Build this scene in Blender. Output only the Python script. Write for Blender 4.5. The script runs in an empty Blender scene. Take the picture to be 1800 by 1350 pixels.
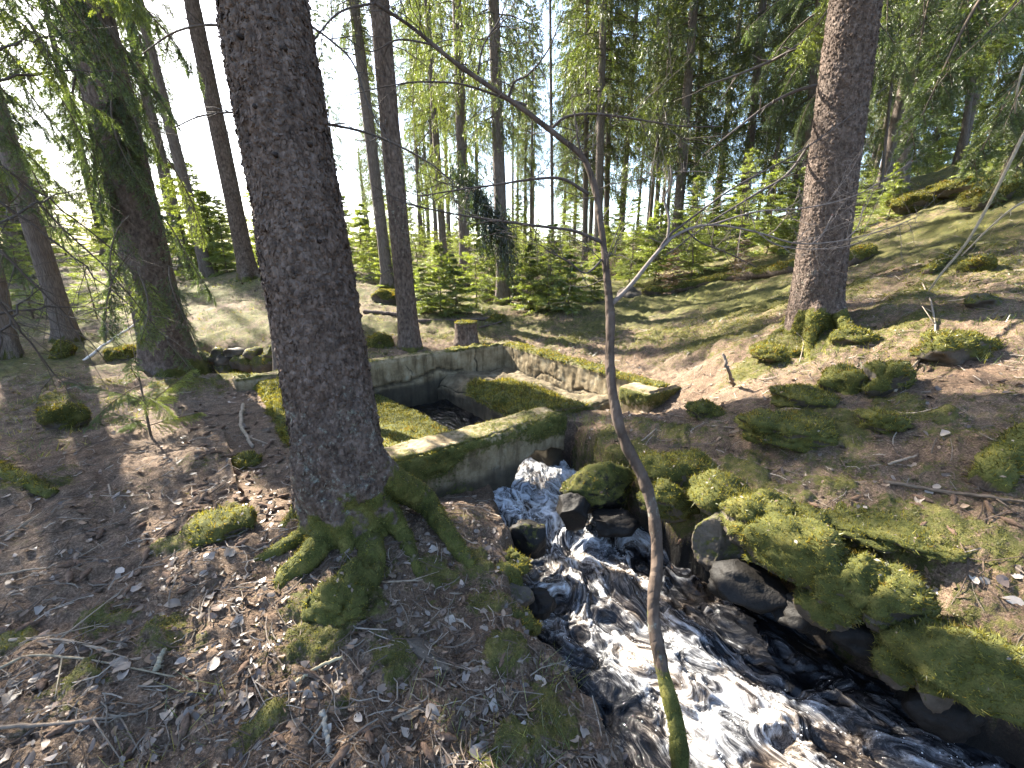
import bpy, math, random, time
import numpy as np
from mathutils import Vector, Matrix, Quaternion
_T0 = time.time()

# ------------------------------------------------------------------ camera, sky, sun, exposure
SC = bpy.context.scene
COL = SC.collection
FPX = 740.0
CAM = np.array([0.0, 0.0, 1.6])
PITCH = math.radians(15.9)
cam_data = bpy.data.cameras.new('camera')
cam_data.sensor_width = 36.0
cam_data.lens = 36.0 * FPX / 1800.0
cam_data.clip_start = 0.03
cam_data.clip_end = 2000.0
cam = bpy.data.objects.new('camera', cam_data)
cam.location = CAM
cam.rotation_euler = (math.pi / 2 - PITCH, 0, 0)
COL.objects.link(cam)
SC.camera = cam

SUN_AZ = math.radians(-47.0)      # clockwise from +Y: the sun stands back left
SUN_EL = math.radians(37.0)
SUN_DIR = np.array([math.sin(SUN_AZ) * math.cos(SUN_EL), math.cos(SUN_AZ) * math.cos(SUN_EL), math.sin(SUN_EL)])
world = bpy.data.worlds.new('World')
SC.world = world
world.use_nodes = True
wn = world.node_tree
wn.nodes.clear()
sky_t = wn.nodes.new('ShaderNodeTexSky')
sky_t.sky_type = 'NISHITA'
sky_t.sun_disc = False
sky_t.sun_elevation = SUN_EL
sky_t.sun_rotation = SUN_AZ
sky_t.air_density = 1.0
sky_t.dust_density = 1.6
sky_t.ozone_density = 1.6
bg = wn.nodes.new('ShaderNodeBackground')
bg.inputs['Strength'].default_value = 0.095
wo = wn.nodes.new('ShaderNodeOutputWorld')
wn.links.new(sky_t.outputs[0], bg.inputs[0])
wn.links.new(bg.outputs[0], wo.inputs[0])
sun_d = bpy.data.lights.new('sun', 'SUN')
sun_d.energy = 5.0
sun_d.angle = math.radians(0.5)
sun_d.color = (1.0, 0.93, 0.80)
sun = bpy.data.objects.new('sun', sun_d)
sun.rotation_euler = Vector(SUN_DIR).to_track_quat('Z', 'Y').to_euler()
COL.objects.link(sun)
SC.view_settings.view_transform = 'Standard'
SC.view_settings.look = 'None'
SC.view_settings.gamma = 1.0
SC.view_settings.exposure = 2.85
SC.view_settings.use_curve_mapping = False
SC.render.engine = 'CYCLES'
cy = SC.cycles
cy.max_bounces = 5
cy.diffuse_bounces = 2
cy.glossy_bounces = 2
cy.transmission_bounces = 2
cy.transparent_max_bounces = 4
cy.volume_bounces = 0
cy.caustics_reflective = False
cy.caustics_refractive = False
cy.use_denoising = True
cy.use_adaptive_sampling = True
cy.adaptive_threshold = 0.04
cy.sample_clamp_indirect = 6.0

# ------------------------------------------------------------------ pixel rays and numeric helpers
RNG = np.random.default_rng(7)
cp, sp = math.cos(PITCH), math.sin(PITCH)

def ray(px, py):
    dx = (px - 900.0) / FPX
    dy = -(py - 675.0) / FPX
    return np.array([dx, cp + dy * sp, -sp + dy * cp])

def P(px, py, t):
    """world point seen at a pixel, t metres in front of the camera"""
    return CAM + ray(px, py) * t

def nrm(v):
    v = np.asarray(v, float)
    return v / (np.linalg.norm(v, axis=-1, keepdims=True) + 1e-12)

def _hash(i, j, k, seed):
    n = (i * 374761393 + j * 668265263 + k * 1440662683 + seed * 974634541) & 0xFFFFFFFF
    n = ((n ^ (n >> 13)) * 1274126177) & 0xFFFFFFFF
    n = ((n ^ (n >> 15)) * 2246822519) & 0xFFFFFFFF
    return ((n ^ (n >> 16)) & 0xFFFFFF) / float(0xFFFFFF)

def vnoise(p, seed=0):
    p = np.asarray(p, float)
    f = np.floor(p)
    i = f.astype(np.int64)
    w = p - f
    w = w * w * w * (w * (w * 6 - 15) + 10)
    r = 0
    for a in (0, 1):
        wa = w[:, 0] if a else 1 - w[:, 0]
        for b in (0, 1):
            wb = w[:, 1] if b else 1 - w[:, 1]
            for c in (0, 1):
                wc = w[:, 2] if c else 1 - w[:, 2]
                r = r + wa * wb * wc * _hash(i[:, 0] + a, i[:, 1] + b, i[:, 2] + c, seed)
    return r * 2 - 1

def vnoise2(x, y, seed=0):
    fx, fy = np.floor(x), np.floor(y)
    i, j = fx.astype(np.int64), fy.astype(np.int64)
    wx, wy = x - fx, y - fy
    wx = wx * wx * wx * (wx * (wx * 6 - 15) + 10)
    wy = wy * wy * wy * (wy * (wy * 6 - 15) + 10)
    z = np.zeros_like(i)
    a = _hash(i, j, z, seed); b = _hash(i + 1, j, z, seed)
    c = _hash(i, j + 1, z, seed); d = _hash(i + 1, j + 1, z, seed)
    return ((a * (1 - wx) + b * wx) * (1 - wy) + (c * (1 - wx) + d * wx) * wy) * 2 - 1

def fbm(p, octv=4, seed=0, gain=0.5, lac=2.03):
    r, a, q = 0, 1.0, np.asarray(p, float)
    for o in range(octv):
        r = r + a * vnoise(q, seed + o * 13)
        q = q * lac + 17.3
        a *= gain
    return r

def fbm2(x, y, octv=4, seed=0, gain=0.5, lac=2.03):
    r, a = 0, 1.0
    for o in range(octv):
        r = r + a * vnoise2(x, y, seed + o * 13)
        x = x * lac + 11.7
        y = y * lac + 5.3
        a *= gain
    return r

def voro2(u, v, seed=0, jit=0.85):
    iu, iv = np.floor(u).astype(np.int64), np.floor(v).astype(np.int64)
    f1 = np.full(u.shape, 9.0); f2 = np.full(u.shape, 9.0)
    cid = np.zeros(u.shape); dv = np.zeros(u.shape); du = np.zeros(u.shape)
    for a in (-1, 0, 1):
        for b in (-1, 0, 1):
            ci, cj = iu + a, iv + b
            z = np.zeros_like(ci)
            cx = ci + 0.5 + (_hash(ci, cj, z, seed) - 0.5) * jit
            cyy = cj + 0.5 + (_hash(ci, cj, z + 1, seed) - 0.5) * jit
            ddx, ddy = u - cx, v - cyy
            d = np.sqrt(ddx * ddx + ddy * ddy)
            m = d < f1
            f2 = np.where(m, f1, np.minimum(f2, d))
            cid = np.where(m, _hash(ci, cj, z + 2, seed), cid)
            dv = np.where(m, ddy, dv); du = np.where(m, ddx, du)
            f1 = np.where(m, d, f1)
    return f1, f2, cid, du, dv

def sstep(a, b, x):
    t = np.clip((x - a) / (b - a), 0, 1)
    return t * t * (3 - 2 * t)

def spline(pts, n):
    """Catmull-Rom resample of an (M,D) control polyline to n points"""
    p = np.asarray(pts, float)
    if len(p) < 3:
        t = np.linspace(0, 1, n)[:, None]
        return p[0] * (1 - t) + p[-1] * t
    q = np.vstack([2 * p[0] - p[1], p, 2 * p[-1] - p[-2]])
    s = np.linspace(0, len(p) - 1 - 1e-9, n)
    i = np.floor(s).astype(int); t = (s - i)[:, None]
    p0, p1, p2, p3 = q[i], q[i + 1], q[i + 2], q[i + 3]
    return 0.5 * (2 * p1 + (p2 - p0) * t + (2 * p0 - 5 * p1 + 4 * p2 - p3) * t ** 2 + (3 * p1 - p0 - 3 * p2 + p3) * t ** 3)

# ------------------------------------------------------------------ mesh helpers
def mesh_of(name, V, F, mats, smooth=True, attrs=None):
    V = np.asarray(V, np.float32)
    Fs = F if isinstance(F, list) else [F]
    me = bpy.data.meshes.new(name)
    me.vertices.add(len(V))
    me.vertices.foreach_set('co', V.ravel())
    li = np.concatenate([np.asarray(f, np.int32).ravel() for f in Fs])
    cnt = np.concatenate([np.full(len(f), f.shape[1], np.int32) for f in Fs])
    me.loops.add(len(li))
    me.loops.foreach_set('vertex_index', li)
    me.polygons.add(len(cnt))
    st = np.zeros(len(cnt), np.int32); st[1:] = np.cumsum(cnt)[:-1]
    me.polygons.foreach_set('loop_start', st)
    me.polygons.foreach_set('use_smooth', np.full(len(cnt), bool(smooth)))
    for k, a in (attrs or {}).items():
        a = np.asarray(a, np.float32)
        if a.ndim == 1:
            at = me.attributes.new(k, 'FLOAT', 'POINT'); at.data.foreach_set('value', a)
        else:
            if a.shape[1] == 3:
                a = np.hstack([a, np.ones((len(a), 1), np.float32)])
            at = me.attributes.new(k, 'FLOAT_COLOR', 'POINT'); at.data.foreach_set('color', a.ravel())
    for m in (mats if isinstance(mats, (list, tuple)) else [mats]):
        me.materials.append(m)
    me.update(calc_edges=True)
    return me

def link(name, me, parent=None, loc=None):
    o = bpy.data.objects.new(name, me)
    COL.objects.link(o)
    if parent is not None:
        o.parent = parent
    if loc is not None:
        o.location = loc
    return o

def mk(name, V, F, mat, parent=None, origin=None, smooth=True, attrs=None):
    """mesh object from world coordinates; origin is the thing's base"""
    V = np.asarray(V, float)
    og = np.zeros(3) if origin is None else np.asarray(origin, float)
    me = mesh_of(name, V - og, F, mat, smooth, attrs)
    return link(name, me, parent, None if parent is not None else og)

def tag(o, label=None, cat=None, group=None, kind=None):
    if label: o['label'] = label
    if cat: o['category'] = cat
    if group: o['group'] = group
    if kind: o['kind'] = kind
    return o

def empty(name, loc, label=None, cat=None, group=None):
    o = bpy.data.objects.new(name, None)
    o.empty_display_size = 0.2
    COL.objects.link(o)
    o.location = loc
    return tag(o, label, cat, group)

def grid_faces(nu, nv, wrap_u=False):
    """vertex index = v*nu + u"""
    u = np.arange(nu if wrap_u else nu - 1); v = np.arange(nv - 1)
    uu, vv = np.meshgrid(u, v)
    uu, vv = uu.ravel(), vv.ravel()
    u1 = (uu + 1) % nu
    return np.stack([vv * nu + uu, vv * nu + u1, (vv + 1) * nu + u1, (vv + 1) * nu + uu], 1)

class MB:
    """collects verts, tri and quad faces and a colour per vertex"""
    def __init__(s):
        s.v, s.t, s.q, s.c, s.n = [], [], [], [], 0
    def add(s, V, F, col=None):
        V = np.asarray(V, float).reshape(-1, 3)
        F = np.asarray(F)
        (s.t if F.shape[1] == 3 else s.q).append(F + s.n)
        s.v.append(V)
        if col is not None:
            c = np.asarray(col, float)
            if c.ndim == 1: c = np.tile(c, (len(V), 1))
            s.c.append(c)
        s.n += len(V)
    def data(s):
        F = []
        if s.t: F.append(np.vstack(s.t))
        if s.q: F.append(np.vstack(s.q))
        return np.vstack(s.v), F, ({'col': np.vstack(s.c)} if s.c else None)
    def build(s, name, mat, parent=None, origin=None, smooth=True):
        V, F, at = s.data()
        return mk(name, V, F, mat, parent, origin, smooth, at)
    def mesh(s, name, mat, smooth=True):
        V, F, at = s.data()
        return mesh_of(name, V, F, mat, smooth, at)

def tube(pts, rad, k=8, cap=True, bump=0.0, seed=0):
    p = np.asarray(pts, float)
    n = len(p)
    rad = np.broadcast_to(np.asarray(rad, float), (n,))
    tg = np.gradient(p, axis=0) if n > 2 else np.tile(p[-1] - p[0], (n, 1))
    tg = nrm(tg)
    ref = np.array([0, 0, 1.0]) if abs(tg[0, 2]) < 0.9 else np.array([1.0, 0, 0])
    N = np.zeros((n, 3))
    N[0] = nrm(np.cross(tg[0], ref))
    for i in range(1, n):
        v = N[i - 1] - tg[i] * np.dot(N[i - 1], tg[i])
        N[i] = v / (np.linalg.norm(v) + 1e-9)
    B = np.cross(tg, N)
    a = np.linspace(0, 2 * math.pi, k, endpoint=False)
    V = p[:, None, :] + rad[:, None, None] * (np.cos(a)[None, :, None] * N[:, None, :] + np.sin(a)[None, :, None] * B[:, None, :])
    V = V.reshape(-1, 3)
    if bump:
        c = np.repeat(p, k, 0)
        V = c + (V - c) * (1 + bump * fbm(V / (np.mean(rad) * 1.3), 3, seed)[:, None])
    F = grid_faces(k, n, True)
    if cap:
        V = np.vstack([V, p[0] - tg[0] * rad[0] * 0.3, p[-1] + tg[-1] * rad[-1] * 0.3])
        i0, i1 = len(V) - 2, len(V) - 1
        j = np.arange(k)
        c0 = np.stack([np.full(k, i0), (j + 1) % k, j, j], 1)
        c1 = np.stack([np.full(k, i1), (n - 1) * k + j, (n - 1) * k + (j + 1) % k, (n - 1) * k + (j + 1) % k], 1)
        T = np.vstack([c0[:, :3], c1[:, :3]])
        return V, F, T
    return V, F, np.zeros((0, 3), int)

def add_tube(mb, pts, rad, k=8, col=None, cap=True, bump=0.0, seed=0):
    V, Q, T = tube(pts, rad, k, cap, bump, seed)
    base = mb.n
    mb.add(V, Q, col)
    if len(T):
        mb.t.append(T + base)

def blades(p, d, l, w, rng, col=None, side=None):
    """one triangle per blade"""
    p = np.asarray(p, float); d = nrm(d); m = len(p)
    l = np.broadcast_to(l, (m,))[:, None]; w = np.broadcast_to(w, (m,))[:, None]
    if side is None:
        side = np.cross(d, rng.normal(size=(m, 3)))
    s = nrm(side)
    V = np.empty((m, 3, 3))
    V[:, 0] = p - s * w * 0.5
    V[:, 1] = p + s * w * 0.5
    V[:, 2] = p + d * l
    F = np.arange(3 * m).reshape(-1, 3)
    C = None if col is None else np.repeat(np.broadcast_to(col, (m, 3)), 3, 0)
    return V.reshape(-1, 3), F, C

def scatter(V, Fq, dens, rng, mask=None, cap=200000):
    """random points on a mesh: positions, normals"""
    F = np.vstack([np.vstack([f[:, :3], f[:, [0, 2, 3]]]) if f.shape[1] == 4 else f for f in (Fq if isinstance(Fq, list) else [Fq])])
    a, b, c = V[F[:, 0]], V[F[:, 1]], V[F[:, 2]]
    n = np.cross(b - a, c - a)
    ar = np.linalg.norm(n, axis=1) * 0.5
    w = ar.copy()
    if mask is not None:
        w = w * mask[F].mean(1)
    tot = w.sum()
    m = int(min(cap, tot * dens))
    if m < 1:
        return np.zeros((0, 3)), np.zeros((0, 3))
    i = rng.choice(len(F), m, p=w / tot)
    u, v = rng.random(m), rng.random(m)
    s = u + v > 1
    u[s], v[s] = 1 - u[s], 1 - v[s]
    pt = a[i] + (b[i] - a[i]) * u[:, None] + (c[i] - a[i]) * v[:, None]
    return pt, nrm(n[i])

def vnormals(V, F):
    n = np.zeros_like(V)
    for f in (F if isinstance(F, list) else [F]):
        fn = np.cross(V[f[:, 1]] - V[f[:, 0]], V[f[:, 2]] - V[f[:, 0]])
        if f.shape[1] == 4:
            fn = fn + np.cross(V[f[:, 2]] - V[f[:, 0]], V[f[:, 3]] - V[f[:, 0]])
        for k in range(f.shape[1]):
            np.add.at(n, f[:, k], fn)
    return nrm(n)

# ------------------------------------------------------------------ materials
class NT:
    def __init__(s, name):
        s.m = bpy.data.materials.new(name)
        s.m.use_nodes = True
        s.t = s.m.node_tree
        s.t.nodes.clear()
        s.out = s.t.nodes.new('ShaderNodeOutputMaterial')
    def n(s, typ, props=None, **inp):
        nd = s.t.nodes.new('ShaderNode' + typ)
        for k, v in (props or {}).items():
            setattr(nd, k, v)
        for k, v in inp.items():
            k = k.replace('_', ' ')
            key = int(k[1:]) if k[0] == 'i' and k[1:].isdigit() else k
            s.set(nd.inputs[key], v)
        return nd
    def set(s, sock, v):
        if isinstance(v, bpy.types.NodeSocket):
            s.t.links.new(v, sock)
        elif isinstance(v, bpy.types.Node):
            s.t.links.new(v.outputs[0], sock)
        else:
            if isinstance(v, (tuple, list)) and len(v) == 3 and sock.type == 'RGBA':
                v = (*v, 1.0)
            sock.default_value = v
    def attr(s, name):
        nd = s.t.nodes.new('ShaderNodeAttribute'); nd.attribute_name = name
        return nd
    def noise(s, scale, detail=4.0, rough=0.55, vec=None, dist=0.0):
        nd = s.n('TexNoise', Scale=scale, Detail=detail, Roughness=rough, Distortion=dist)
        if vec is not None: s.set(nd.inputs['Vector'], vec)
        return nd.outputs[0]
    def ramp(s, fac, stops):
        nd = s.t.nodes.new('ShaderNodeValToRGB')
        s.set(nd.inputs[0], fac)
        cr = nd.color_ramp
        while len(cr.elements) > 1: cr.elements.remove(cr.elements[-1])
        for i, (p, c) in enumerate(stops):
            e = cr.elements[0] if i == 0 else cr.elements.new(p)
            e.position = p
            e.color = (*c, 1.0) if len(c) == 3 else c
        return nd.outputs[0]
    def mix(s, fac, a, b, mode='MIX'):
        nd = s.t.nodes.new('ShaderNodeMix'); nd.data_type = 'RGBA'; nd.blend_type = mode
        s.set(nd.inputs[0], fac); s.set(nd.inputs[6], a); s.set(nd.inputs[7], b)
        return nd.outputs[2]
    def math(s, op, a, b=0.5, clamp=False):
        nd = s.t.nodes.new('ShaderNodeMath'); nd.operation = op; nd.use_clamp = clamp
        s.set(nd.inputs[0], a); s.set(nd.inputs[1], b)
        return nd.outputs[0]
    def coords(s, kind='Object'):
        return s.t.nodes.new('ShaderNodeTexCoord').outputs[kind]
    def mapping(s, vec, scale):
        return s.n('Mapping', Vector=vec, Scale=scale).outputs[0]
    def bump(s, h, strength=0.5, dist=0.01):
        return s.n('Bump', Strength=strength, Distance=dist, Height=h).outputs[0]
    def done(s, sh):
        s.t.links.new(sh.outputs[0] if isinstance(sh, bpy.types.Node) else sh, s.out.inputs[0])
        return s.m
    def pbr(s, col, rough=0.8, normal=None, spec=0.3):
        nd = s.n('BsdfPrincipled', Roughness=rough)
        s.set(nd.inputs['Base Color'], col)
        nd.inputs['Specular IOR Level'].default_value = spec
        if normal is not None: s.set(nd.inputs['Normal'], normal)
        return nd

def moss_col(n, vec, k=1.0):
    a = n.noise(9.0, 3.0, 0.6, vec)
    b = n.noise(160.0, 2.0, 0.6, vec)
    c = n.ramp(a, [(0.3, (.040 * k, .044 * k, .012 * k)), (0.5, (.076 * k, .079 * k, .022 * k)), (0.72, (.135 * k, .122 * k, .038 * k))])
    return n.mix(0.55, c, n.ramp(b, [(0.3, (.25, .28, .2)), (0.7, (1.35, 1.3, 1.2))]), 'MULTIPLY')

def m_ground():
    n = NT('forest_floor')
    v = n.coords('Object')
    fine = n.noise(95.0, 4.0, 0.65, v)
    mid = n.noise(14.0, 4.0, 0.6, v)
    big = n.noise(1.7, 3.0, 0.5, v)
    lit = n.ramp(fine, [(0.28, (.046, .033, .024)), (0.46, (.118, .087, .064)), (0.60, (.19, .145, .110)), (0.76, (.33, .27, .22))])
    lit = n.mix(0.75, lit, n.ramp(mid, [(0.3, (.42, .38, .36)), (0.5, (.9, .86, .8)), (0.7, (1.4, 1.3, 1.2))]), 'MULTIPLY')
    lit = n.mix(0.4, lit, n.ramp(big, [(0.35, (.8, .62, .5)), (0.65, (1.15, 1.12, 1.1))]), 'MULTIPLY')
    ms = n.attr('moss').outputs['Fac']
    k = n.math('ADD', ms, n.math('MULTIPLY', n.math('SUBTRACT', n.noise(24.0, 6.0, 0.75, v), 0.5), 2.6))
    k = n.ramp(k, [(0.40, (0, 0, 0)), (0.72, (.92, .92, .92))])
    wet = n.attr('wet').outputs['Fac']
    col = n.mix(k, lit, moss_col(n, v))
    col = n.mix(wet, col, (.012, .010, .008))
    h = n.math('ADD', fine, n.math('MULTIPLY', n.noise(260.0, 2.0, 0.6, v), 0.5))
    return n.done(n.pbr(col, n.math('SUBTRACT', 0.95, n.math('MULTIPLY', wet, 0.6)), n.bump(h, 0.9, 0.012), 0.2))

def m_rock(dark=False):
    n = NT('wet_rock' if dark else 'mossy_rock')
    v = n.coords('Object')
    a = n.noise(6.0, 5.0, 0.6, v)
    b = n.noise(60.0, 3.0, 0.6, v)
    if dark:
        c = n.ramp(a, [(0.3, (.006, .0055, .005)), (0.7, (.022, .019, .017))])
    else:
        c = n.ramp(a, [(0.3, (.038, .031, .024)), (0.55, (.088, .073, .058)), (0.75, (.15, .128, .104))])
    c = n.mix(0.4, c, n.ramp(b, [(0.3, (.5, .5, .5)), (0.7, (1.3, 1.3, 1.3))]), 'MULTIPLY')
    ms = n.attr('moss').outputs['Fac']
    k = n.math('ADD', ms, n.math('MULTIPLY', n.math('SUBTRACT', n.noise(22.0, 4.0, 0.7, v), 0.5), 1.1))
    k = n.ramp(k, [(0.42, (0, 0, 0)), (0.6, (1, 1, 1))])
    col = n.mix(k, c, moss_col(n, v))
    r = n.mix(k, (0.62,) * 3 if dark else (0.75,) * 3, (0.95,) * 3)
    h = n.math('ADD', b, n.math('MULTIPLY', n.noise(220.0, 2.0, 0.6, v), n.math('MULTIPLY', k, 1.5)))
    return n.done(n.pbr(col, r, n.bump(h, 0.7, 0.008), 0.18 if dark else 0.2))

def m_concrete():
    n = NT('weathered_concrete')
    v = n.coords('Object')
    a = n.noise(3.5, 5.0, 0.65, v)
    st = n.noise(5.0, 4.0, 0.6, n.mapping(v, (2.2, 2.2, 0.35)))
    b = n.noise(70.0, 4.0, 0.65, v)
    c = n.ramp(a, [(0.28, (.085, .064, .038)), (0.45, (.19, .148, .092)), (0.6, (.285, .23, .152)), (0.75, (.37, .315, .235))])
    c = n.mix(0.75, c, n.ramp(st, [(0.34, (.32, .28, .22)), (0.52, (.95, .92, .85)), (0.7, (1.15, 1.15, 1.12))]), 'MULTIPLY')
    c = n.mix(0.45, c, n.ramp(b, [(0.3, (.6, .6, .58)), (0.7, (1.2, 1.2, 1.2))]), 'MULTIPLY')
    lich = n.ramp(n.noise(7.0, 5.0, 0.7, v), [(0.58, (0, 0, 0)), (0.66, (1, 1, 1))])
    c = n.mix(n.math('MULTIPLY', lich, 0.35), c, (.17, .19, .14))
    damp = n.attr('wet').outputs['Fac']
    c = n.mix(n.math('MULTIPLY', damp, 0.85), c, (.035, .030, .022))
    ms = n.attr('moss').outputs['Fac']
    k = n.math('ADD', ms, n.math('MULTIPLY', n.math('SUBTRACT', n.noise(26.0, 5.0, 0.7, v), 0.5), 1.3))
    k = n.ramp(k, [(0.42, (0, 0, 0)), (0.62, (1, 1, 1))])
    col = n.mix(k, c, moss_col(n, v, 1.1))
    h = n.math('ADD', b, n.math('MULTIPLY', n.noise(240.0, 2.0, 0.6, v), n.math('MULTIPLY', k, 1.4)))
    return n.done(n.pbr(col, 0.92, n.bump(h, 0.6, 0.008), 0.2))

def m_bark(name, base=(.108, .083, .068), lich=0.35, near=True):
    n = NT(name)
    v = n.coords('Object')
    mp = n.mapping(v, (1, 1, 0.55))
    a = n.noise(26.0 if near else 14.0, 5.0, 0.65, mp)
    b = n.noise(3.0, 3.0, 0.6, v)
    d = tuple(x * 0.42 for x in base); l = (base[0] * 1.55, base[1] * 1.6, base[2] * 1.65)
    c = n.ramp(a, [(0.3, d), (0.52, base), (0.72, l)])
    c = n.mix(0.45, c, n.ramp(b, [(0.3, (.8, .68, .62)), (0.7, (1.15, 1.15, 1.15))]), 'MULTIPLY')
    cell = n.attr('cell').outputs['Fac']
    if near:
        c = n.mix(0.6, c, n.ramp(cell, [(0.0, (.5, .45, .42)), (0.5, (1, 1, 1)), (1.0, (1.45, 1.42, 1.4))]), 'MULTIPLY')
    lf = n.attr('lichen').outputs['Fac']
    lk = n.math('ADD', lf, n.math('MULTIPLY', n.math('SUBTRACT', n.noise(20.0, 5.0, 0.72, v), 0.5), 1.7))
    lk = n.ramp(lk, [(0.48, (0, 0, 0)), (0.66, (1, 1, 1))])
    c = n.mix(n.math('MULTIPLY', lk, 0.75), c, n.ramp(a, [(0.3, (.15, .155, .125)), (0.7, (.27, .28, .235))]))
    ms = n.attr('moss').outputs['Fac']
    k = n.math('ADD', ms, n.math('MULTIPLY', n.math('SUBTRACT', n.noise(18.0, 5.0, 0.7, v), 0.5), 1.2))
    k = n.ramp(k, [(0.44, (0, 0, 0)), (0.6, (1, 1, 1))])
    c = n.mix(k, c, moss_col(n, v))
    if near:
        vor = n.n('TexVoronoi', {'feature': 'DISTANCE_TO_EDGE'}, Vector=mp, Scale=34.0).outputs[0]
        h = n.math('ADD', n.math('MULTIPLY', n.math('MINIMUM', vor, 0.2), 2.0), n.math('MULTIPLY', n.noise(120.0, 3.0, 0.6, v), 0.6))
        nm = n.bump(h, 0.9, 0.009)
    else:
        vor = n.n('TexVoronoi', {'feature': 'DISTANCE_TO_EDGE'}, Vector=mp, Scale=17.0).outputs[0]
        nm = n.bump(n.math('ADD', n.math('MINIMUM', vor, 0.25), n.math('MULTIPLY', a, 0.4)), 0.9, 0.02)
    return n.done(n.pbr(c, 0.93, nm, 0.15))

def m_leafy(name, base, trans=0.5, tcol=None, var=0.35, rough=0.6, gloss=0.06):
    n = NT(name)
    c = n.attr('col').outputs['Color']
    c = n.mix(1.0, c, base, 'MULTIPLY')
    info = n.t.nodes.new('ShaderNodeObjectInfo')
    c = n.mix(var, c, n.ramp(info.outputs['Random'], [(0.0, (.6, .65, .6)), (0.5, (1, 1, 1)), (1.0, (1.45, 1.35, 1.0))]), 'MULTIPLY')
    dif = n.n('BsdfDiffuse'); n.set(dif.inputs[0], c)
    tr = n.n('BsdfTranslucent')
    n.set(tr.inputs[0], n.mix(1.0, c, tcol or (1.5, 1.6, .7), 'MULTIPLY'))
    mx = n.n('MixShader', i0=trans, i1=dif, i2=tr)
    gl = n.n('BsdfGlossy', Roughness=0.42); n.set(gl.inputs[0], (1, 1, 1))
    return n.done(n.n('MixShader', i0=gloss, i1=mx, i2=gl))

def m_plain(name, var=True, rough=0.9, base=(1, 1, 1), spec=0.2, nscale=30.0):
    n = NT(name)
    v = n.coords('Object')
    c = n.mix(1.0, n.attr('col').outputs['Color'], base, 'MULTIPLY')
    c = n.mix(0.6, c, n.ramp(n.noise(nscale, 4.0, 0.65, v), [(0.3, (.5, .5, .5)), (0.7, (1.4, 1.4, 1.4))]), 'MULTIPLY')
    return n.done(n.pbr(c, rough, n.bump(n.noise(nscale * 3, 3.0, 0.6, v), 0.5, 0.004), spec))

def m_water():
    n = NT('stream_water')
    v = n.coords('Object')
    f = n.attr('foam').outputs['Fac']
    flow = n.attr('flow').outputs['Vector']
    n1 = n.noise(1.0, 9.0, 0.72, n.mapping(flow, (14.0, 24.0, 1.0)), 0.25)
    n2 = n.noise(1.0, 6.0, 0.75, n.mapping(flow, (55.0, 95.0, 1.0)), 0.4)
    n3 = n.noise(3.2, 3.0, 0.5, v)
    k = n.math('ADD', f, n.math('MULTIPLY', n.math('SUBTRACT', n1, 0.5), 1.35))
    k = n.math('ADD', k, n.math('MULTIPLY', n.math('SUBTRACT', n2, 0.5), 0.75))
    amber = n.ramp(n3, [(0.45, (0, 0, 0)), (0.65, (1, 1, 1))])
    cold = n.ramp(k, [(0.22, (.004, .0045, .006)), (0.40, (.018, .018, .020)), (0.60, (.13, .13, .135)), (0.82, (.40, .41, .43)), (1.05, (.66, .68, .71))])  # bluish tint stands in for sky reflected on the dark water
    warm = n.ramp(k, [(0.22, (.006, .0045, .003)), (0.40, (.030, .018, .009)), (0.60, (.17, .11, .055)), (0.82, (.42, .37, .30)), (1.05, (.66, .66, .65))])
    col = n.mix(n.math('MULTIPLY', amber, 0.5), cold, warm)
    r = n.ramp(k, [(0.35, (.03,) * 3), (0.6, (.30,) * 3), (0.85, (.6,) * 3)])
    h = n.math('ADD', n1, n.math('MULTIPLY', n2, 0.45))
    nd = n.pbr(col, r, n.bump(h, 0.45, 0.014), 0.5)
    nd.inputs['IOR'].default_value = 1.33
    return n.done(nd)

M_GROUND = m_ground()
M_ROCK = m_rock(False)
M_WET = m_rock(True)
M_CONC = m_concrete()
M_BARK = m_bark('spruce_bark')
M_BARKFAR = m_bark('spruce_bark_far', (.155, .128, .110), near=False)
M_BARKGREY = m_bark('grey_bark_far', (.17, .15, .135), near=False)
M_BARKSLIM = m_bark('slim_tree_bark', (.078, .058, .045), near=False)
M_NEEDLE = m_leafy('spruce_needles', (.070, .095, .032), 0.48)
M_NEEDLEY = m_leafy('young_spruce_needles', (.145, .185, .050), 0.6, (1.6, 1.5, .6))
M_DRYN = m_leafy('dry_spruce_needles', (.16, .10, .055), 0.3, (1.2, 1.1, .8))
M_MOSS = m_leafy('moss_blades', (.104, .108, .026), 0.45, (1.6, 1.42, .6), 0.2, gloss=0.02)
M_GRASS = m_leafy('grass_blades', (.10, .13, .035), 0.45, (1.5, 1.5, .6), 0.2)
M_LEAF = m_leafy('dead_leaves', (1, 1, 1), 0.18, (1.1, .9, .7), 0.25, gloss=0.05)
M_TWIG = m_plain('twig_bark')
M_KNOT = m_plain('knot_wood', nscale=80.0)
M_CONE = m_plain('cone_scales', base=(1, 1, 1), nscale=60.0)
M_WATER = m_water()
_f = NT('foam_drops')
M_FOAM = _f.done(_f.pbr((.70, .72, .75), 0.25, None, 0.5))
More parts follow.
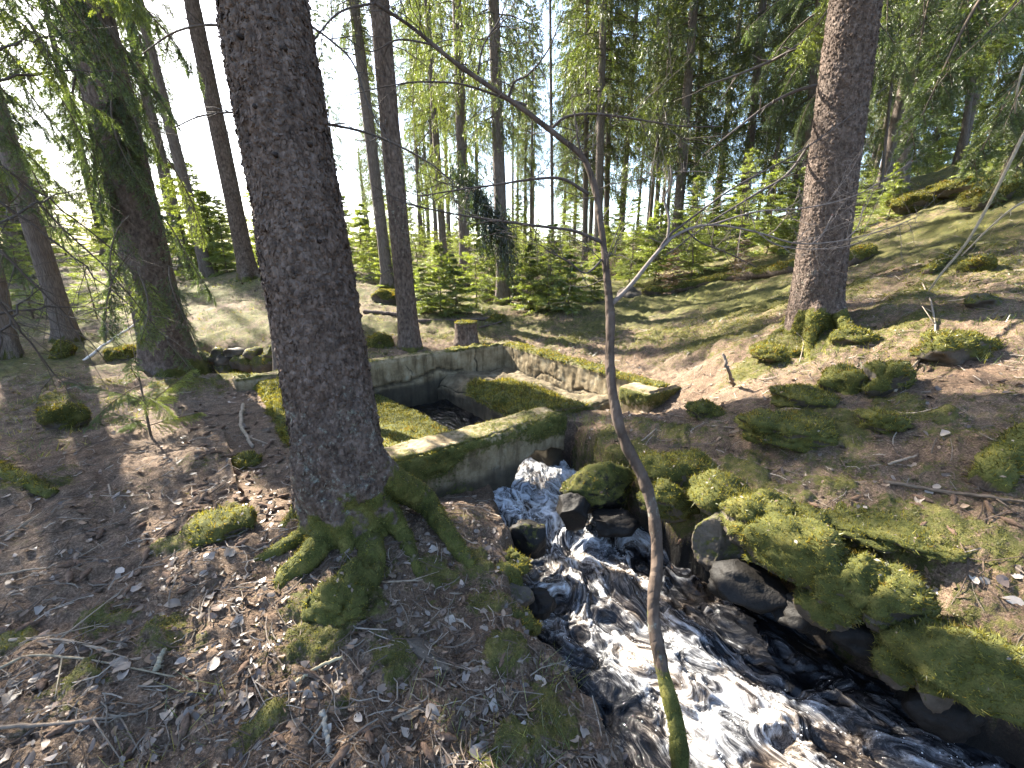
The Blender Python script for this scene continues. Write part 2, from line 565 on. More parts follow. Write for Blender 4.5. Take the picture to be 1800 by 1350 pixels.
# ------------------------------------------------------------------ terrain height
_ctl = np.array([
 (0,0,0),(0,-4,0),(-5,-4,.1),(5,-4,.7),(-1.7,1,0),(4,0,.6),(-3.4,2.5,.05),(-7.2,6.8,.05),(-4,5,0),(-5.3,6.4,0),(-1.7,3.1,.0),
 (-3.4,5.3,-.02),(-10,4,.2),(-12,8,.3),(-10.4,11.1,.37),(-11.3,14.4,.94),(-5.2,8.2,.30),(-6,9.5,.55),(-8.3,13.4,1.17),
 (-2.2,7.0,.0),(-.1,8.6,.1),(.3,10.2,.35),(0,13.3,.66),(0,20.5,1.2),(4.7,36,3.1),(-10,36,2.8),(-20,25,2),(-30,40,3),(0,60,4.0),(25,60,6),(-30,60,4),
 (1.98,4.85,-.10),(1.62,4.72,-.17),(2.3,5.0,.1),(2.8,6.9,.36),(3.5,5,.85),(4.9,9.2,.95),(6.5,8.4,1.75),(9.5,10.9,3.2),(10.9,10,3.9),(7.3,6.4,2.1),(4.25,3.5,.98),
 (2.9,2.2,.5),(2.4,1.68,.12),(2.9,3.4,.5),(2.3,4.1,.28),(1.6,3.1,.1),(1.93,2.28,.1),(2.03,1.81,.0),(1.13,3.04,0),(1.78,1.9,-.08),(2.2,1.36,-.08),
 (6,1,1.2),(8,3,2.3),(14,14,4.6),(14,6,4.5),(10,25,3.0),(20,30,5),(30,15,7),(30,-10,6),(-30,0,1),(-30,-20,0),(0,-30,0),(20,-30,4),
 (-.07,2.38,-.12),(.02,1.66,-.13),(.2,1.3,-.2),(.5,1.1,-.27),(.8,.8,-.25),(1.2,.2,-.1),(-.8,2.2,-.0),(-.34,3.2,-.37),(-.66,3.02,-.26),(-.05,3.3,-.42),(-.25,2.85,-.22),(-.62,2.7,-.1),(.8,4.3,-.12),(1.3,4.2,.0)], float)

def _tps_fit(c):
    x, z = c[:, :2] / 10.0, c[:, 2]
    n = len(c)
    r2 = ((x[:, None] - x[None]) ** 2).sum(2)
    K = 0.5 * r2 * np.log(r2 + 1e-12) + 1e-4 * np.eye(n)
    Pm = np.hstack([np.ones((n, 1)), x])
    A = np.block([[K, Pm], [Pm.T, np.zeros((3, 3))]])
    return np.linalg.solve(A, np.concatenate([z, np.zeros(3)])), x
_tw, _tx = _tps_fit(_ctl)

def tps(x, y):
    o = np.empty(x.shape)
    for s in range(0, len(x), 60000):
        q = np.stack([x[s:s + 60000], y[s:s + 60000]], 1) / 10.0
        r2 = ((q[:, None] - _tx[None]) ** 2).sum(2)
        o[s:s + 60000] = (0.5 * r2 * np.log(r2 + 1e-12)) @ _tw[:-3] + _tw[-3] + q @ _tw[-2:]
    return o

# the basin's own frame: a along the front wall, b along the side walls towards the camera
BR = np.array([-.16, 7.85])
AX = np.array([.807, .59]); AX /= np.linalg.norm(AX)
BX = np.array([AX[1], -AX[0]])
def bw(a, b, z):
    a, b, z = np.broadcast_arrays(np.asarray(a, float), b, z)
    return np.stack([BR[0] + a * AX[0] + b * BX[0], BR[1] + a * AX[1] + b * BX[1], z], -1)
def to_ab(x, y):
    dx, dy = x - BR[0], y - BR[1]
    return dx * AX[0] + dy * AX[1], dx * BX[0] + dy * BX[1]

_EL = [(-1.90,6.17),(-.95,4.86),(-.15,3.77),(.05,3.2),(.08,2.6),(.12,2.1),(.3,1.75),(.6,1.42),(.95,1.1),(1.5,.5),(2.1,-.3),(2.9,-1.4),(4,-3)]
_ER = [(-1.13,6.74),(-.3,5.5),(.5,4.24),(.8,3.5),(1.1,3.0),(1.42,2.45),(1.78,1.95),(2.02,1.6),(2.2,1.3),(2.7,.6),(3.3,-.2),(4.1,-1.2),(5.2,-2.8)]
_WZ = [-.60,-.595,-.57,-.565,-.565,-.575,-.59,-.605,-.625,-.66,-.70,-.8,-.95]
SN = 600
EL = spline(_EL, SN); ER = spline(_ER, SN)
WZ = spline(np.array(_WZ)[:, None], SN)[:, 0]
SCN = (EL + ER) / 2
SHW = np.linalg.norm(ER - EL, axis=1) / 2
SLEN = np.concatenate([[0], np.cumsum(np.linalg.norm(np.diff(SCN, axis=0), axis=1))])

_SA = []
def stream_at(x, y):
    """signed cross position (edge = 1) and sample index of the nearest centre point"""
    if _SA and _SA[0] is x:
        return _SA[1]
    ix = np.zeros(x.shape, int); rest = np.full(x.shape, 9.0)
    m = (x > -3) & (x < 6.5) & (y < 8) & (y > -5)
    if m.any():
        idx = np.where(m)[0]
        cs = SCN[::3]
        for s in range(0, len(idx), 40000):
            k = idx[s:s + 40000]
            q = np.stack([x[k], y[k]], 1)
            r2 = ((q[:, None] - cs[None]) ** 2).sum(2)
            j = r2.argmin(1)
            ix[k] = j * 3
            dd = np.sqrt(r2[np.arange(len(k)), j])
            rest[k] = dd - SHW[j * 3]
    if len(x) > 100000:
        _SA[:] = [x, (rest, ix)]
    return rest, ix

def H(x, y, detail=True):
    x = np.atleast_1d(np.asarray(x, float)); y = np.atleast_1d(np.asarray(y, float))
    r = np.hypot(x, y)
    z = tps(x, y)
    far = sstep(55, 90, r)
    z = z * (1 - far) + 4.0 * far
    if detail:
        w = np.clip(r / 8.0, 0.5, 2.5)
        z = z + w * 0.035 * fbm2(x * .9, y * .9, 3, 3) + 0.030 * fbm2(x * 3.1, y * 3.1, 3, 9)
        lump = np.maximum(0, fbm2(x * 5.5, y * 5.5, 2, 21)) 
        z = z + 0.030 * lump * sstep(-.2, .5, vnoise2(x * .7, y * .7, 40))
        near = r < 18
        zz = np.zeros_like(z)
        zz[near] = (0.012 * fbm2(x[near] * 17, y[near] * 17, 3, 33, 0.6) + .022 * sstep(4.5, 8, r[near]) * fbm2(x[near] * 6.5, y[near] * 6.5, 2, 37, 0.6))
        z = z + zz
    # stone-faced mound on the left: a step
    ux = (x + 4.7) / 1.05; uy = (y - 6.98) / .62
    z = z - .52 * np.exp(-(np.abs(ux) ** 3) - np.abs(uy) ** 2.5)
    # basin interior
    a, b = to_ab(x, y)
    ins = (a > -4.6) & (a < 0.5) & (b > -.5) & (b < 3.6)
    if ins.any():
        ledge = -.30 + .05 * np.sin(a * 3 + b * 2) + .04 * vnoise2(x * 4, y * 4, 5) + .07 * sstep(1.2, 2.0, b) * sstep(-1.35, -.9, a) * (1 - sstep(-.6, -.2, a))
        edge = -1.36 + .10 * vnoise2(b * 2.2, b * 0 + 3.1, 8) + .05 * vnoise2(b * 7, b * 0, 4) + .25 * sstep(2.2, 3.3, b)
        inside = (a > -4.0) & (a < .06) & (b > -.08) & (b < 3.36)
        zl = np.where(b > 2.72, np.where(a > edge, ledge * (1 - sstep(2.7, 3.4, b)) + z * sstep(2.7, 3.4, b), -1.05), -1.05)
        z = np.where(inside, zl, z)
        # keep the ground just outside below the wall tops
        outb = ins & ~inside & (a < .4) & (a > -4.5) & (b < 3.3)
        z = np.where(outb, np.minimum(z, -.02 + 0 * z), z)
    # stream bed
    d, ix = stream_at(x, y)
    bed = WZ[ix] - .22
    k = 1 - sstep(-.04, .20, d + .11 * vnoise2(x * 3.1, y * 3.1, 77) + .05 * vnoise2(x * 9, y * 9, 78))
    k = np.where((b < 3.3) & (b > -.3), 0, k)
    z = z * (1 - k) + np.minimum(bed, z) * k
    return z

def g1(x, y):
    return float(H(np.array([x]), np.array([y]))[0])

def gpt(px, py, tmin=0.8, tmax=90.0):
    """ground point seen at a pixel"""
    t = np.geomspace(tmin, tmax, 200)
    r = ray(px, py)
    q = CAM + r * t[:, None]
    h = H(q[:, 0], q[:, 1])
    below = np.where(q[:, 2] < h)[0]
    i = below[0] if len(below) else len(t) - 1
    lo, hi = t[max(i - 1, 0)], t[i]
    for _ in range(5):
        tt = np.linspace(lo, hi, 6)
        q = CAM + r * tt[:, None]
        bl = np.where(q[:, 2] < H(q[:, 0], q[:, 1]))[0]
        j = bl[0] if len(bl) else 5
        lo, hi = tt[max(j - 1, 0)], tt[j]
    q = CAM + r * hi
    return q, hi

# moss patches seen in the photograph: pixel centre and radius in metres
_MP = [(590,1075,.30),(560,1120,.25),(370,930,.2),(170,1085,.16),(300,1110,.16),(120,1200,.18),(270,700,.55),(330,680,.6),(420,660,.4),(830,1000,.18),(780,1020,.14),
 (1180,850,.30),(1100,800,.35),(1420,745,.42),(1400,700,.30),(1500,730,.3),(1600,720,.3),(1650,930,.35),(1580,900,.3),(1700,960,.3),(1330,640,.35),(1250,600,.6),(1150,590,.7),(1050,570,.9),
 (1000,600,.5),(950,575,.6),(1120,520,1.2),(1250,500,1.2),(1000,530,1.2),(850,540,1.2),(760,560,.5),(1350,480,1.2),(420,560,1.2),(400,500,1.5),(470,580,.8),(380,600,.6),(1460,600,.45),(1380,600,.4),
 (1650,340,1.6),(1720,300,2.0),(1560,440,.8),(1500,500,.5),(1640,510,.4),(1720,470,.5),(1250,420,2),(850,1060,.15),(880,1140,.12),(960,1250,.15),(680,1160,.13),(600,1230,.1),(900,1290,.14),(480,1250,.12),
 (60,850,.25),(30,1130,.15),(300,960,.1),(1130,740,.3),(1200,760,.3),(1060,770,.25),(1300,820,.25),(1500,850,.2),(100,700,.4),(1450,980,.2),(1350,880,.25)]
_mpts = []
for _px, _py, _r in _MP:
    _q, _ = gpt(_px, _py)
    _mpts.append((_q[0], _q[1], _r))
_mpts = np.array(_mpts)

def moss_at(x, y):
    m = np.zeros_like(x)
    warp = .45 * fbm2(x * 4, y * 4, 4, 61, .65)
    for mx, my, mr in _mpts:
        d = np.hypot(x - mx, y - my) / mr + warp
        m = np.maximum(m, .80 - .70 * sstep(.25, 1.25, d))
    r = np.hypot(x, y)
    base = .12 + .20 * fbm2(x * .9, y * .9, 4, 71) + .16 * fbm2(x * 3.5, y * 3.5, 3, 75)
    base = base + .38 * sstep(5.5, 10, r) + .20 * sstep(1.2, 3.0, x) * sstep(1.0, 3, y) + .12 * sstep(4.5, 7, y)
    m = np.maximum(m, base)
    d, ix = stream_at(x, y)
    m = np.maximum(m, .62 * (1 - sstep(.1, .45, d)) * (x > .6))
    return np.clip(m, 0, 1)

# ------------------------------------------------------------------ ground sheet
def build_ground():
    th = np.concatenate([np.linspace(-180, -68, 50, endpoint=False), np.linspace(-68, 68, 840, endpoint=False), np.linspace(68, 180, 50, endpoint=False)])
    th = np.radians(th)
    rr = [0.25]
    while rr[-1] < 150:
        q = rr[-1]
        rr.append(q * (1.0072 if 0.9 < q < 9 else (1.012 if q < 18 else 1.03 if q < 60 else 1.12) if q >= 9 else 1.05))
    rr = np.array(rr)
    T, R = np.meshgrid(th, rr)
    x = (R * np.sin(T)).ravel(); y = (R * np.cos(T)).ravel()
    z = H(x, y)
    ms = moss_at(x, y)
    z = z + .022 * sstep(.45, .75, ms) * (1 + .6 * vnoise2(x * 12, y * 12, 90)) * (np.hypot(x, y) < 14)
    d, ix = stream_at(x, y)
    wet = (1 - sstep(.02, .16, d)) * (z < WZ[ix] + .22)
    a, b = to_ab(x, y)
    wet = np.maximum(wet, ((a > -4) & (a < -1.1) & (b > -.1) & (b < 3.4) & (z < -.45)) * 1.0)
    ms = ms * (1 - wet)
    V = np.stack([x, y, z], 1)
    F = grid_faces(len(th), len(rr), True)[:, ::-1]
    c = len(V)
    V = np.vstack([V, [0, 0, g1(0, 0)]])
    ms = np.append(ms, 0); wet = np.append(wet, 0)
    nt = len(th); j = np.arange(nt)
    T3 = np.stack([np.full(nt, c), (j + 1) % nt, j], 1)
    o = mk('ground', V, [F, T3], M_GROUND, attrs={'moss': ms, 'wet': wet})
    tag(o, 'brown needle and leaf covered forest floor with mossy patches', 'ground', kind='structure')
    return V, F, ms
GV, GF, GMOSS = build_ground()

# ------------------------------------------------------------------ stream water
def build_water():
    i0, i1 = 0, int(SN * 10.6 / 12)
    L = SLEN[i1]
    ns, nw = int(L / .0085), 170
    s = np.linspace(0, L, ns)
    f = np.interp(s, SLEN, np.arange(SN))
    def ip(A): return np.stack([np.interp(f, np.arange(SN), A[:, k]) for k in range(A.shape[1])], 1)
    l, r = ip(EL), ip(ER)
    mid = (l + r) / 2; half = (r - l) / 2
    half = half * (1 + .16 / np.linalg.norm(half, axis=1, keepdims=True))
    w = np.linspace(-1, 1, nw)
    X = mid[:, None, 0] + half[:, None, 0] * w; Y = mid[:, None, 1] + half[:, None, 1] * w
    S = np.repeat(s[:, None], nw, 1); Wm = w[None] * np.linalg.norm(half, axis=1)[:, None]
    z0 = np.interp(f, np.arange(SN), WZ)[:, None] * np.ones((1, nw))
    u, v = S.ravel(), Wm.ravel()
    x, y = X.ravel(), Y.ravel()
    wr = .34 * fbm2(u * 2.2, v * 3, 3, 5); wr2 = .22 * fbm2(u * 3, v * 5, 3, 6)
    uu, vv = u * 1.0 + wr2, v + wr * .5
    n1 = fbm2(uu * 2.6, vv * 6.5, 4, 101, .55)
    ridg = 1 - np.abs(fbm2(uu * 3.6, vv * 6.0, 4, 111, .6)) * 2.4
    ridg2 = 1 - np.abs(fbm2(uu * 9.0, vv * 12.0, 3, 121, .6)) * 2.0
    zone = fbm2(u * 1.1, v * 2.0, 2, 131)
    wn = np.abs(np.repeat(w[None], ns, 0).ravel())
    # foam is thickest at the fall under the wall and along the middle current
    sc = SLEN[int(SN * 2.0 / 12)]
    fall = np.exp(-((u - sc - .25) / .75) ** 2)
    inten = .77 + .30 * zone + .62 * fall  + .18 * np.exp(-(v / .35) ** 2) - .38 * sstep(.75, 1.0, wn)
    inten = np.where(u < sc - .35, .10 + .2 * np.maximum(0, n1), inten)
    foam = np.clip(inten * (.42 + .34 * np.clip(ridg, 0, 1) + .10 * np.clip(ridg2, 0, 1)) + .12 * n1 - .02 + .05 * fall, 0, 1)
    amp = .25 + .75 * sstep(sc - .5, sc + .3, u)
    z = z0.ravel() + amp * (.040 * fbm2(u * 2.4, v * 4.5, 3, 141) + .026 * n1 + .015 * fbm2(uu * 8, vv * 11, 3, 151, .5) + .004 * fbm2(u * 26, v * 30, 2, 161)
                            + .020 * foam + .022 * np.sin(u * 11 + 3 * wr * 4 + v * 2) * np.exp(-(v / .45) ** 2))
    V = np.stack([x, y, z], 1)
    F = grid_faces(nw, ns)[:, ::-1]
    o = mk('stream_water', V, F, M_WATER, attrs={'foam': foam, 'flow': np.stack([uu, vv, 0 * u], 1)})
    nz = vnormals(V, F)[:, 2].mean()
    if nz < 0:
        o.data.flip_normals()
    tag(o, 'dark foaming brook rushing down from under the concrete wall', 'water', kind='structure')
    # bubbles and flung drops riding on the white water
    rg_ = np.random.default_rng(9)
    w_ = np.clip(foam - .42, 0, 1) * (u > sc - .2) * (wn < .9)
    i_ = rg_.choice(len(V), 7000, p=w_ / w_.sum())
    c = V[i_] + np.column_stack([rg_.normal(size=(7000, 2)) * .006, .001 + np.abs(rg_.normal(size=7000)) * .006 + (rg_.random(7000) < .06) * rg_.random(7000) * .05])
    r_ = (.0012 + .0035 * rg_.random(7000) ** 2)[:, None, None]
    oc = np.array([(1, 0, 0), (-1, 0, 0), (0, 1, 0), (0, -1, 0), (0, 0, 1), (0, 0, -1)], float)
    VV = (c[:, None] + oc[None] * r_).reshape(-1, 3)
    ft = np.array([(0, 2, 4), (2, 1, 4), (1, 3, 4), (3, 0, 4), (2, 0, 5), (1, 2, 5), (3, 1, 5), (0, 3, 5)])
    FF = (np.arange(7000)[:, None, None] * 6 + ft[None]).reshape(-1, 3)
    d_ = mk('foam_bubbles', VV, FF, M_FOAM)
    tag(d_, 'white bubbles and drops riding on the foaming brook', 'foam', kind='stuff')
build_water()

# ------------------------------------------------------------------ ruined concrete basin
def box_grid(nx, ny, nz):
    """welded surface grid of the unit cube"""
    V, F, idx = [], [], {}
    def vid(i, j, k):
        key = (i, j, k)
        if key not in idx:
            idx[key] = len(V); V.append((i / nx, j / ny, k / nz))
        return idx[key]
    for i in range(nx):
        for j in range(ny):
            F.append((vid(i, j, nz), vid(i + 1, j, nz), vid(i + 1, j + 1, nz), vid(i, j + 1, nz)))
            F.append((vid(i, j, 0), vid(i, j + 1, 0), vid(i + 1, j + 1, 0), vid(i + 1, j, 0)))
    for i in range(nx):
        for k in range(nz):
            F.append((vid(i, 0, k), vid(i + 1, 0, k), vid(i + 1, 0, k + 1), vid(i, 0, k + 1)))
            F.append((vid(i, ny, k), vid(i, ny, k + 1), vid(i + 1, ny, k + 1), vid(i + 1, ny, k)))
    for j in range(ny):
        for k in range(nz):
            F.append((vid(0, j, k), vid(0, j, k + 1), vid(0, j + 1, k + 1), vid(0, j + 1, k)))
            F.append((vid(nx, j, k), vid(nx, j + 1, k), vid(nx, j + 1, k + 1), vid(nx, j, k + 1)))
    return np.array(V, float), np.array(F)

def seg_dist(u, v, poly):
    d = np.full(u.shape, 9.0)
    for (x0, y0), (x1, y1) in zip(poly[:-1], poly[1:]):
        ex, ey = x1 - x0, y1 - y0
        t = np.clip(((u - x0) * ex + (v - y0) * ey) / (ex * ex + ey * ey), 0, 1)
        d = np.minimum(d, np.hypot(u - x0 - t * ex, v - y0 - t * ey))
    return d

basin = empty('concrete_basin', (*bw(-2, 1.7, 0)[:2], 0), 'ruined moss topped concrete basin the brook runs through', 'ruin')
B0 = np.array(basin.location)
MOSS_SRC = []      # (V, F, mask, density, length)

def wall(name, a0, a1, b0, b1, ztop, zbot, res=.022, rough=.012, rnd=.03, moss_top=.8, moss_face=.15, mosslen=.016, deform=None, cracks=None, wetz=-.32, dens=3500, rag=0.0, soil=None):
    nx = max(4, int((a1 - a0) / res)); ny = max(4, int((b1 - b0) / res)); hz = .7
    nz = max(6, int(hz / res))
    U, F = box_grid(nx, ny, nz)
    F = F[:, ::-1]
    a = a0 + U[:, 0] * (a1 - a0); b = b0 + U[:, 1] * (b1 - b0)
    zt, zb = ztop(a, b), zbot(a, b)
    if rag:
        q = np.stack([a * 5, b * 5, a * 0], 1)
        zb = zb + rag * fbm(q, 3, 44)
    z = zb + U[:, 2] * (zt - zb)
    # rounded arrises
    ca, cb = (a0 + a1) / 2, (b0 + b1) / 2
    topd = zt - z
    rr = np.clip(1 - topd / rnd, 0, 1)
    shrink = rnd * .8 * rr ** 2
    ea = np.minimum(a - a0, a1 - a); eb = np.minimum(b - b0, b1 - b)
    z = z - rnd * .55 * (np.clip(1 - np.minimum(ea, eb) / rnd, 0, 1) ** 2) * (topd < 1e-6)
    a = a - np.sign(a - ca) * shrink * (ea < 1e-6); b = b - np.sign(b - cb) * shrink * (eb < 1e-6)
    V = bw(a, b, z)
    n = vnormals(V, F)
    q = V
    disp = rough * fbm(q * 2.5, 3, 51) + rough * .55 * fbm(q * 9, 3, 52) + rough * .35 * fbm(q * 30, 2, 53)
    top = sstep(.3, .8, n[:, 2])
    mossy = np.clip(moss_top * top + .25 * fbm(q * 3, 3, 54) * top + moss_face * (1 - top) * sstep(.35, .02, topd) * 1.4 + moss_face * (.5 + .8 * fbm(q * 2.2, 3, 57)) * (1 - top), 0, 1)
    disp = disp + .022 * sstep(.45, .75, mossy) * (1 + .7 * fbm(q * 14, 2, 55))
    wet = sstep(wetz + .06, wetz - .05, z + .04 * fbm(q * 4, 3, 58)) * (1 - top)
    if soil is not None:
        mossy = np.where(top > .3, soil(a, b), mossy)
        wet = np.maximum(wet, .55 * top)
        disp = disp + .02 * top * fbm(q * 7, 3, 63)
    if cracks:
        for (du, dv, poly, wd, dp) in cracks:
            uu = a if du == 'a' else b
            jit = .010 * fbm(q * 25, 2, 59)
            d = seg_dist(uu + jit, z + jit, poly)
            m = (1 - sstep(wd * .5, wd, d)) * (n @ np.array([*(BX if dv == 'b' else (-AX)), 0]) > .4)
            disp = disp - dp * m
            wet = np.maximum(wet, m * .9)  # crack lines coloured dark through the same mask
    V = V + n * disp[:, None]
    if deform is not None:
        V = deform(V, a, b, z)
    o = mk(name, V, F, M_CONC, basin, B0, attrs={'moss': mossy, 'wet': wet})
    if dens:
        MOSS_SRC.append((V, F, sstep(.5, .75, mossy), dens, mosslen, o, B0))
    return o

fl = lambda c: (lambda a, b: c + 0 * a)
bk_cr = [('a', 'b', [(-.62, .2), (-.60, .05), (-.64, -.06), (-.58, -.15), (-.60, -.3)], .016, .03),
         ('a', 'b', [(-1.95, .0), (-1.85, -.12), (-1.88, -.26)], .010, .015),
         ('a', 'b', [(-2.6, -.31), (-2.2, -.27), (-1.9, -.29), (-1.6, -.2), (-1.35, -.13), (-1.2, -.2), (-.9, -.22)], .030, .05)]
wall('back_wall', -4.3, .30, -.26, 0.0, lambda a, b: .145 + .015 * a / 4, lambda a, b: -1.0 + 0 * a, res=.02, moss_top=.62, moss_face=.10, cracks=bk_cr, dens=2000)
rt_cr = [('b', 'a', [(.28, .12), (.33, .0), (.3, -.2)], .012, .025),
         ('b', 'a', [(.95, -.3), (1.05, -.20), (1.25, -.17), (1.6, -.22)], .014, .025),
         ('b', 'a', [(1.9, -.30), (2.1, -.24), (2.5, -.29), (3.0, -.26)], .022, .045)]
wall('side_wall', 0.0, .30, 0.002, 3.42, lambda a, b: .145 - .016 * b, lambda a, b: -.62 + 0 * a + .05 * np.sin(b * 9) * (b > 1), res=.02, moss_top=.80, moss_face=.12, cracks=rt_cr, dens=3200, mosslen=.02)
wall('end_block', -.26, .36, 3.02, 3.47, lambda a, b: .095 + 0 * a, lambda a, b: -.50 + 0 * a, res=.024, moss_top=.30, moss_face=.34, dens=2500, mosslen=.010)
wall('overgrown_wall', -4.06, -3.76, 0.002, 3.42, lambda a, b: .06 - .02 * b + .012 * np.sin(b * 7), lambda a, b: -1.0 + 0 * a, res=.022, rnd=.09, rough=.02, moss_top=1.0, moss_face=.9, dens=4500, mosslen=.022)
def fb_bot(a, b):
    return -.62 + .36 * sstep(-2.40, -2.12, a) - .04 * sstep(-1.75, -1.5, a)
wall('front_wall', -3.757, -1.60, 3.08, 3.40, lambda a, b: .085 + .02 * sstep(-2.2, -1.6, a) - .02 * sstep(-1.75, -1.6, a), fb_bot, res=.0165, rnd=.045, rough=.016, moss_top=.52, moss_face=.46, wetz=-.30, dens=3200, rag=.05)
wall('mossy_slab', -3.755, -2.40, 0.004, 3.076, lambda a, b: -.40 + .065 * b + .02 * np.sin(a * 4 + b * 3), lambda a, b: -1.0 + 0 * a, res=.028, rnd=.05, moss_top=.95, moss_face=.1, wetz=-.40, dens=3500, mosslen=.018)
wall('mossy_ledge', -1.42, -.002, 0.004, 2.80, lambda a, b: -.29 + .03 * np.sin(a * 5 + b * 3) + .09 * sstep(.7, 1.2, b) * sstep(-.25, -.8, a) - .10 * sstep(-1.15, -1.42, a + .06 * np.sin(b * 9)) + .06 * sstep(2.1, 2.8, b), lambda a, b: -1.0 + 0 * a, res=.024, rnd=.10, rough=.02, moss_face=.1, wetz=-.30, dens=3500, mosslen=.03,
     soil=lambda a, b: np.clip(.12 + .70 * sstep(.45, 1.0, b + .2 * np.sin(a * 5)) * (1 - .75 * sstep(-.75, -.25, a + .15 * np.sin(b * 6))) + .2 * vnoise2(a * 6, b * 6, 3), 0, 1))
wall('broken_pier', -1.66, -1.46, 2.95, 3.25, lambda a, b: -.16 + 0 * a, lambda a, b: -.75 + 0 * a, res=.03, rough=.035, moss_top=.3, moss_face=.1, wetz=-.2, dens=0)
# branches washed up in the pit
# ------------------------------------------------------------------ rocks and mossy boulders
def ico(sub):
    import bmesh
    bm = bmesh.new()
    bmesh.ops.create_icosphere(bm, subdivisions=sub, radius=1.0)
    V = np.array([v.co[:] for v in bm.verts]); F = np.array([[v.index for v in f.verts] for f in bm.faces])
    bm.free()
    return V, F
ICO = {s: ico(s) for s in (3, 4, 5)}

def rock(name, label, c, size, seed, rot=0.0, moss=.8, sub=4, mat=None, cat='rock', group=None, ang=.55, dens=5000, mlen=.018, lump=.22, tilt=(0, 0), drape=False):
    """size = full width, depth, height in metres; c = centre"""
    V, F = ICO[sub]
    V = V.copy()
    rg = np.random.default_rng(seed)
    # planed faces make it a stone rather than a ball
    for _ in range(9):
        d = nrm(rg.normal(size=3)); lim = rg.uniform(.62, .95)
        e = V @ d - lim
        V = V - np.outer(np.maximum(e, 0) * ang * 1.4, d)
    V = V * (1 + lump * fbm(V * 1.3 + seed, 3, seed)[:, None] + .05 * fbm(V * 5 + seed, 3, seed + 3)[:, None])
    V = V * (np.asarray(size) / 2)
    R = np.array(Matrix.Rotation(rot, 3, 'Z') @ Matrix.Rotation(tilt[0], 3, 'X') @ Matrix.Rotation(tilt[1], 3, 'Y'))
    V = V @ R.T
    W = V + np.asarray(c)
    n = vnormals(W, F)
    up = n[:, 2]
    q = W * 3 + seed
    mm = np.clip(moss * sstep(*((-.8, .1) if moss >= .9 else (-.45, .30)), up + .35 * fbm(q * 1.5, 3, seed + 9)) * 1.15 + .10 * fbm(q * 3, 2, seed + 4), 0, 1) if moss > 0 else np.zeros(len(V))
    W = W + n * (sstep(.45, .8, mm) * (.014 + .007 * fbm(W * 8, 2, 5 + seed) + .010 * fbm(W * 24, 2, 7)))[:, None] + n * (.004 * fbm(W * 45, 2, 6))[:, None]
    og = np.array([c[0], c[1], c[2] - size[2] / 2])
    o = mk(name, W, F, mat or M_ROCK, None, og, attrs={'moss': mm})
    tag(o, label, cat, group)
    if dens and moss > .2:
        MOSS_SRC.append((W, F, sstep(.45, .75, mm), dens, mlen, o, og))
    return o

def rock_px(name, label, px, py, w, h, t, seed, depth=1.0, sink=.0, **k):
    c = P(px, py, t)
    s = t / FPX
    wid = w * s; hei = h * s * (1.25 if k.get('moss', 0) > .8 else 1.15)
    c = c + np.array([0, wid * depth * .35, -sink * hei])
    return rock(name, label, c, (wid * 1.12, wid * depth, hei), seed, **k)

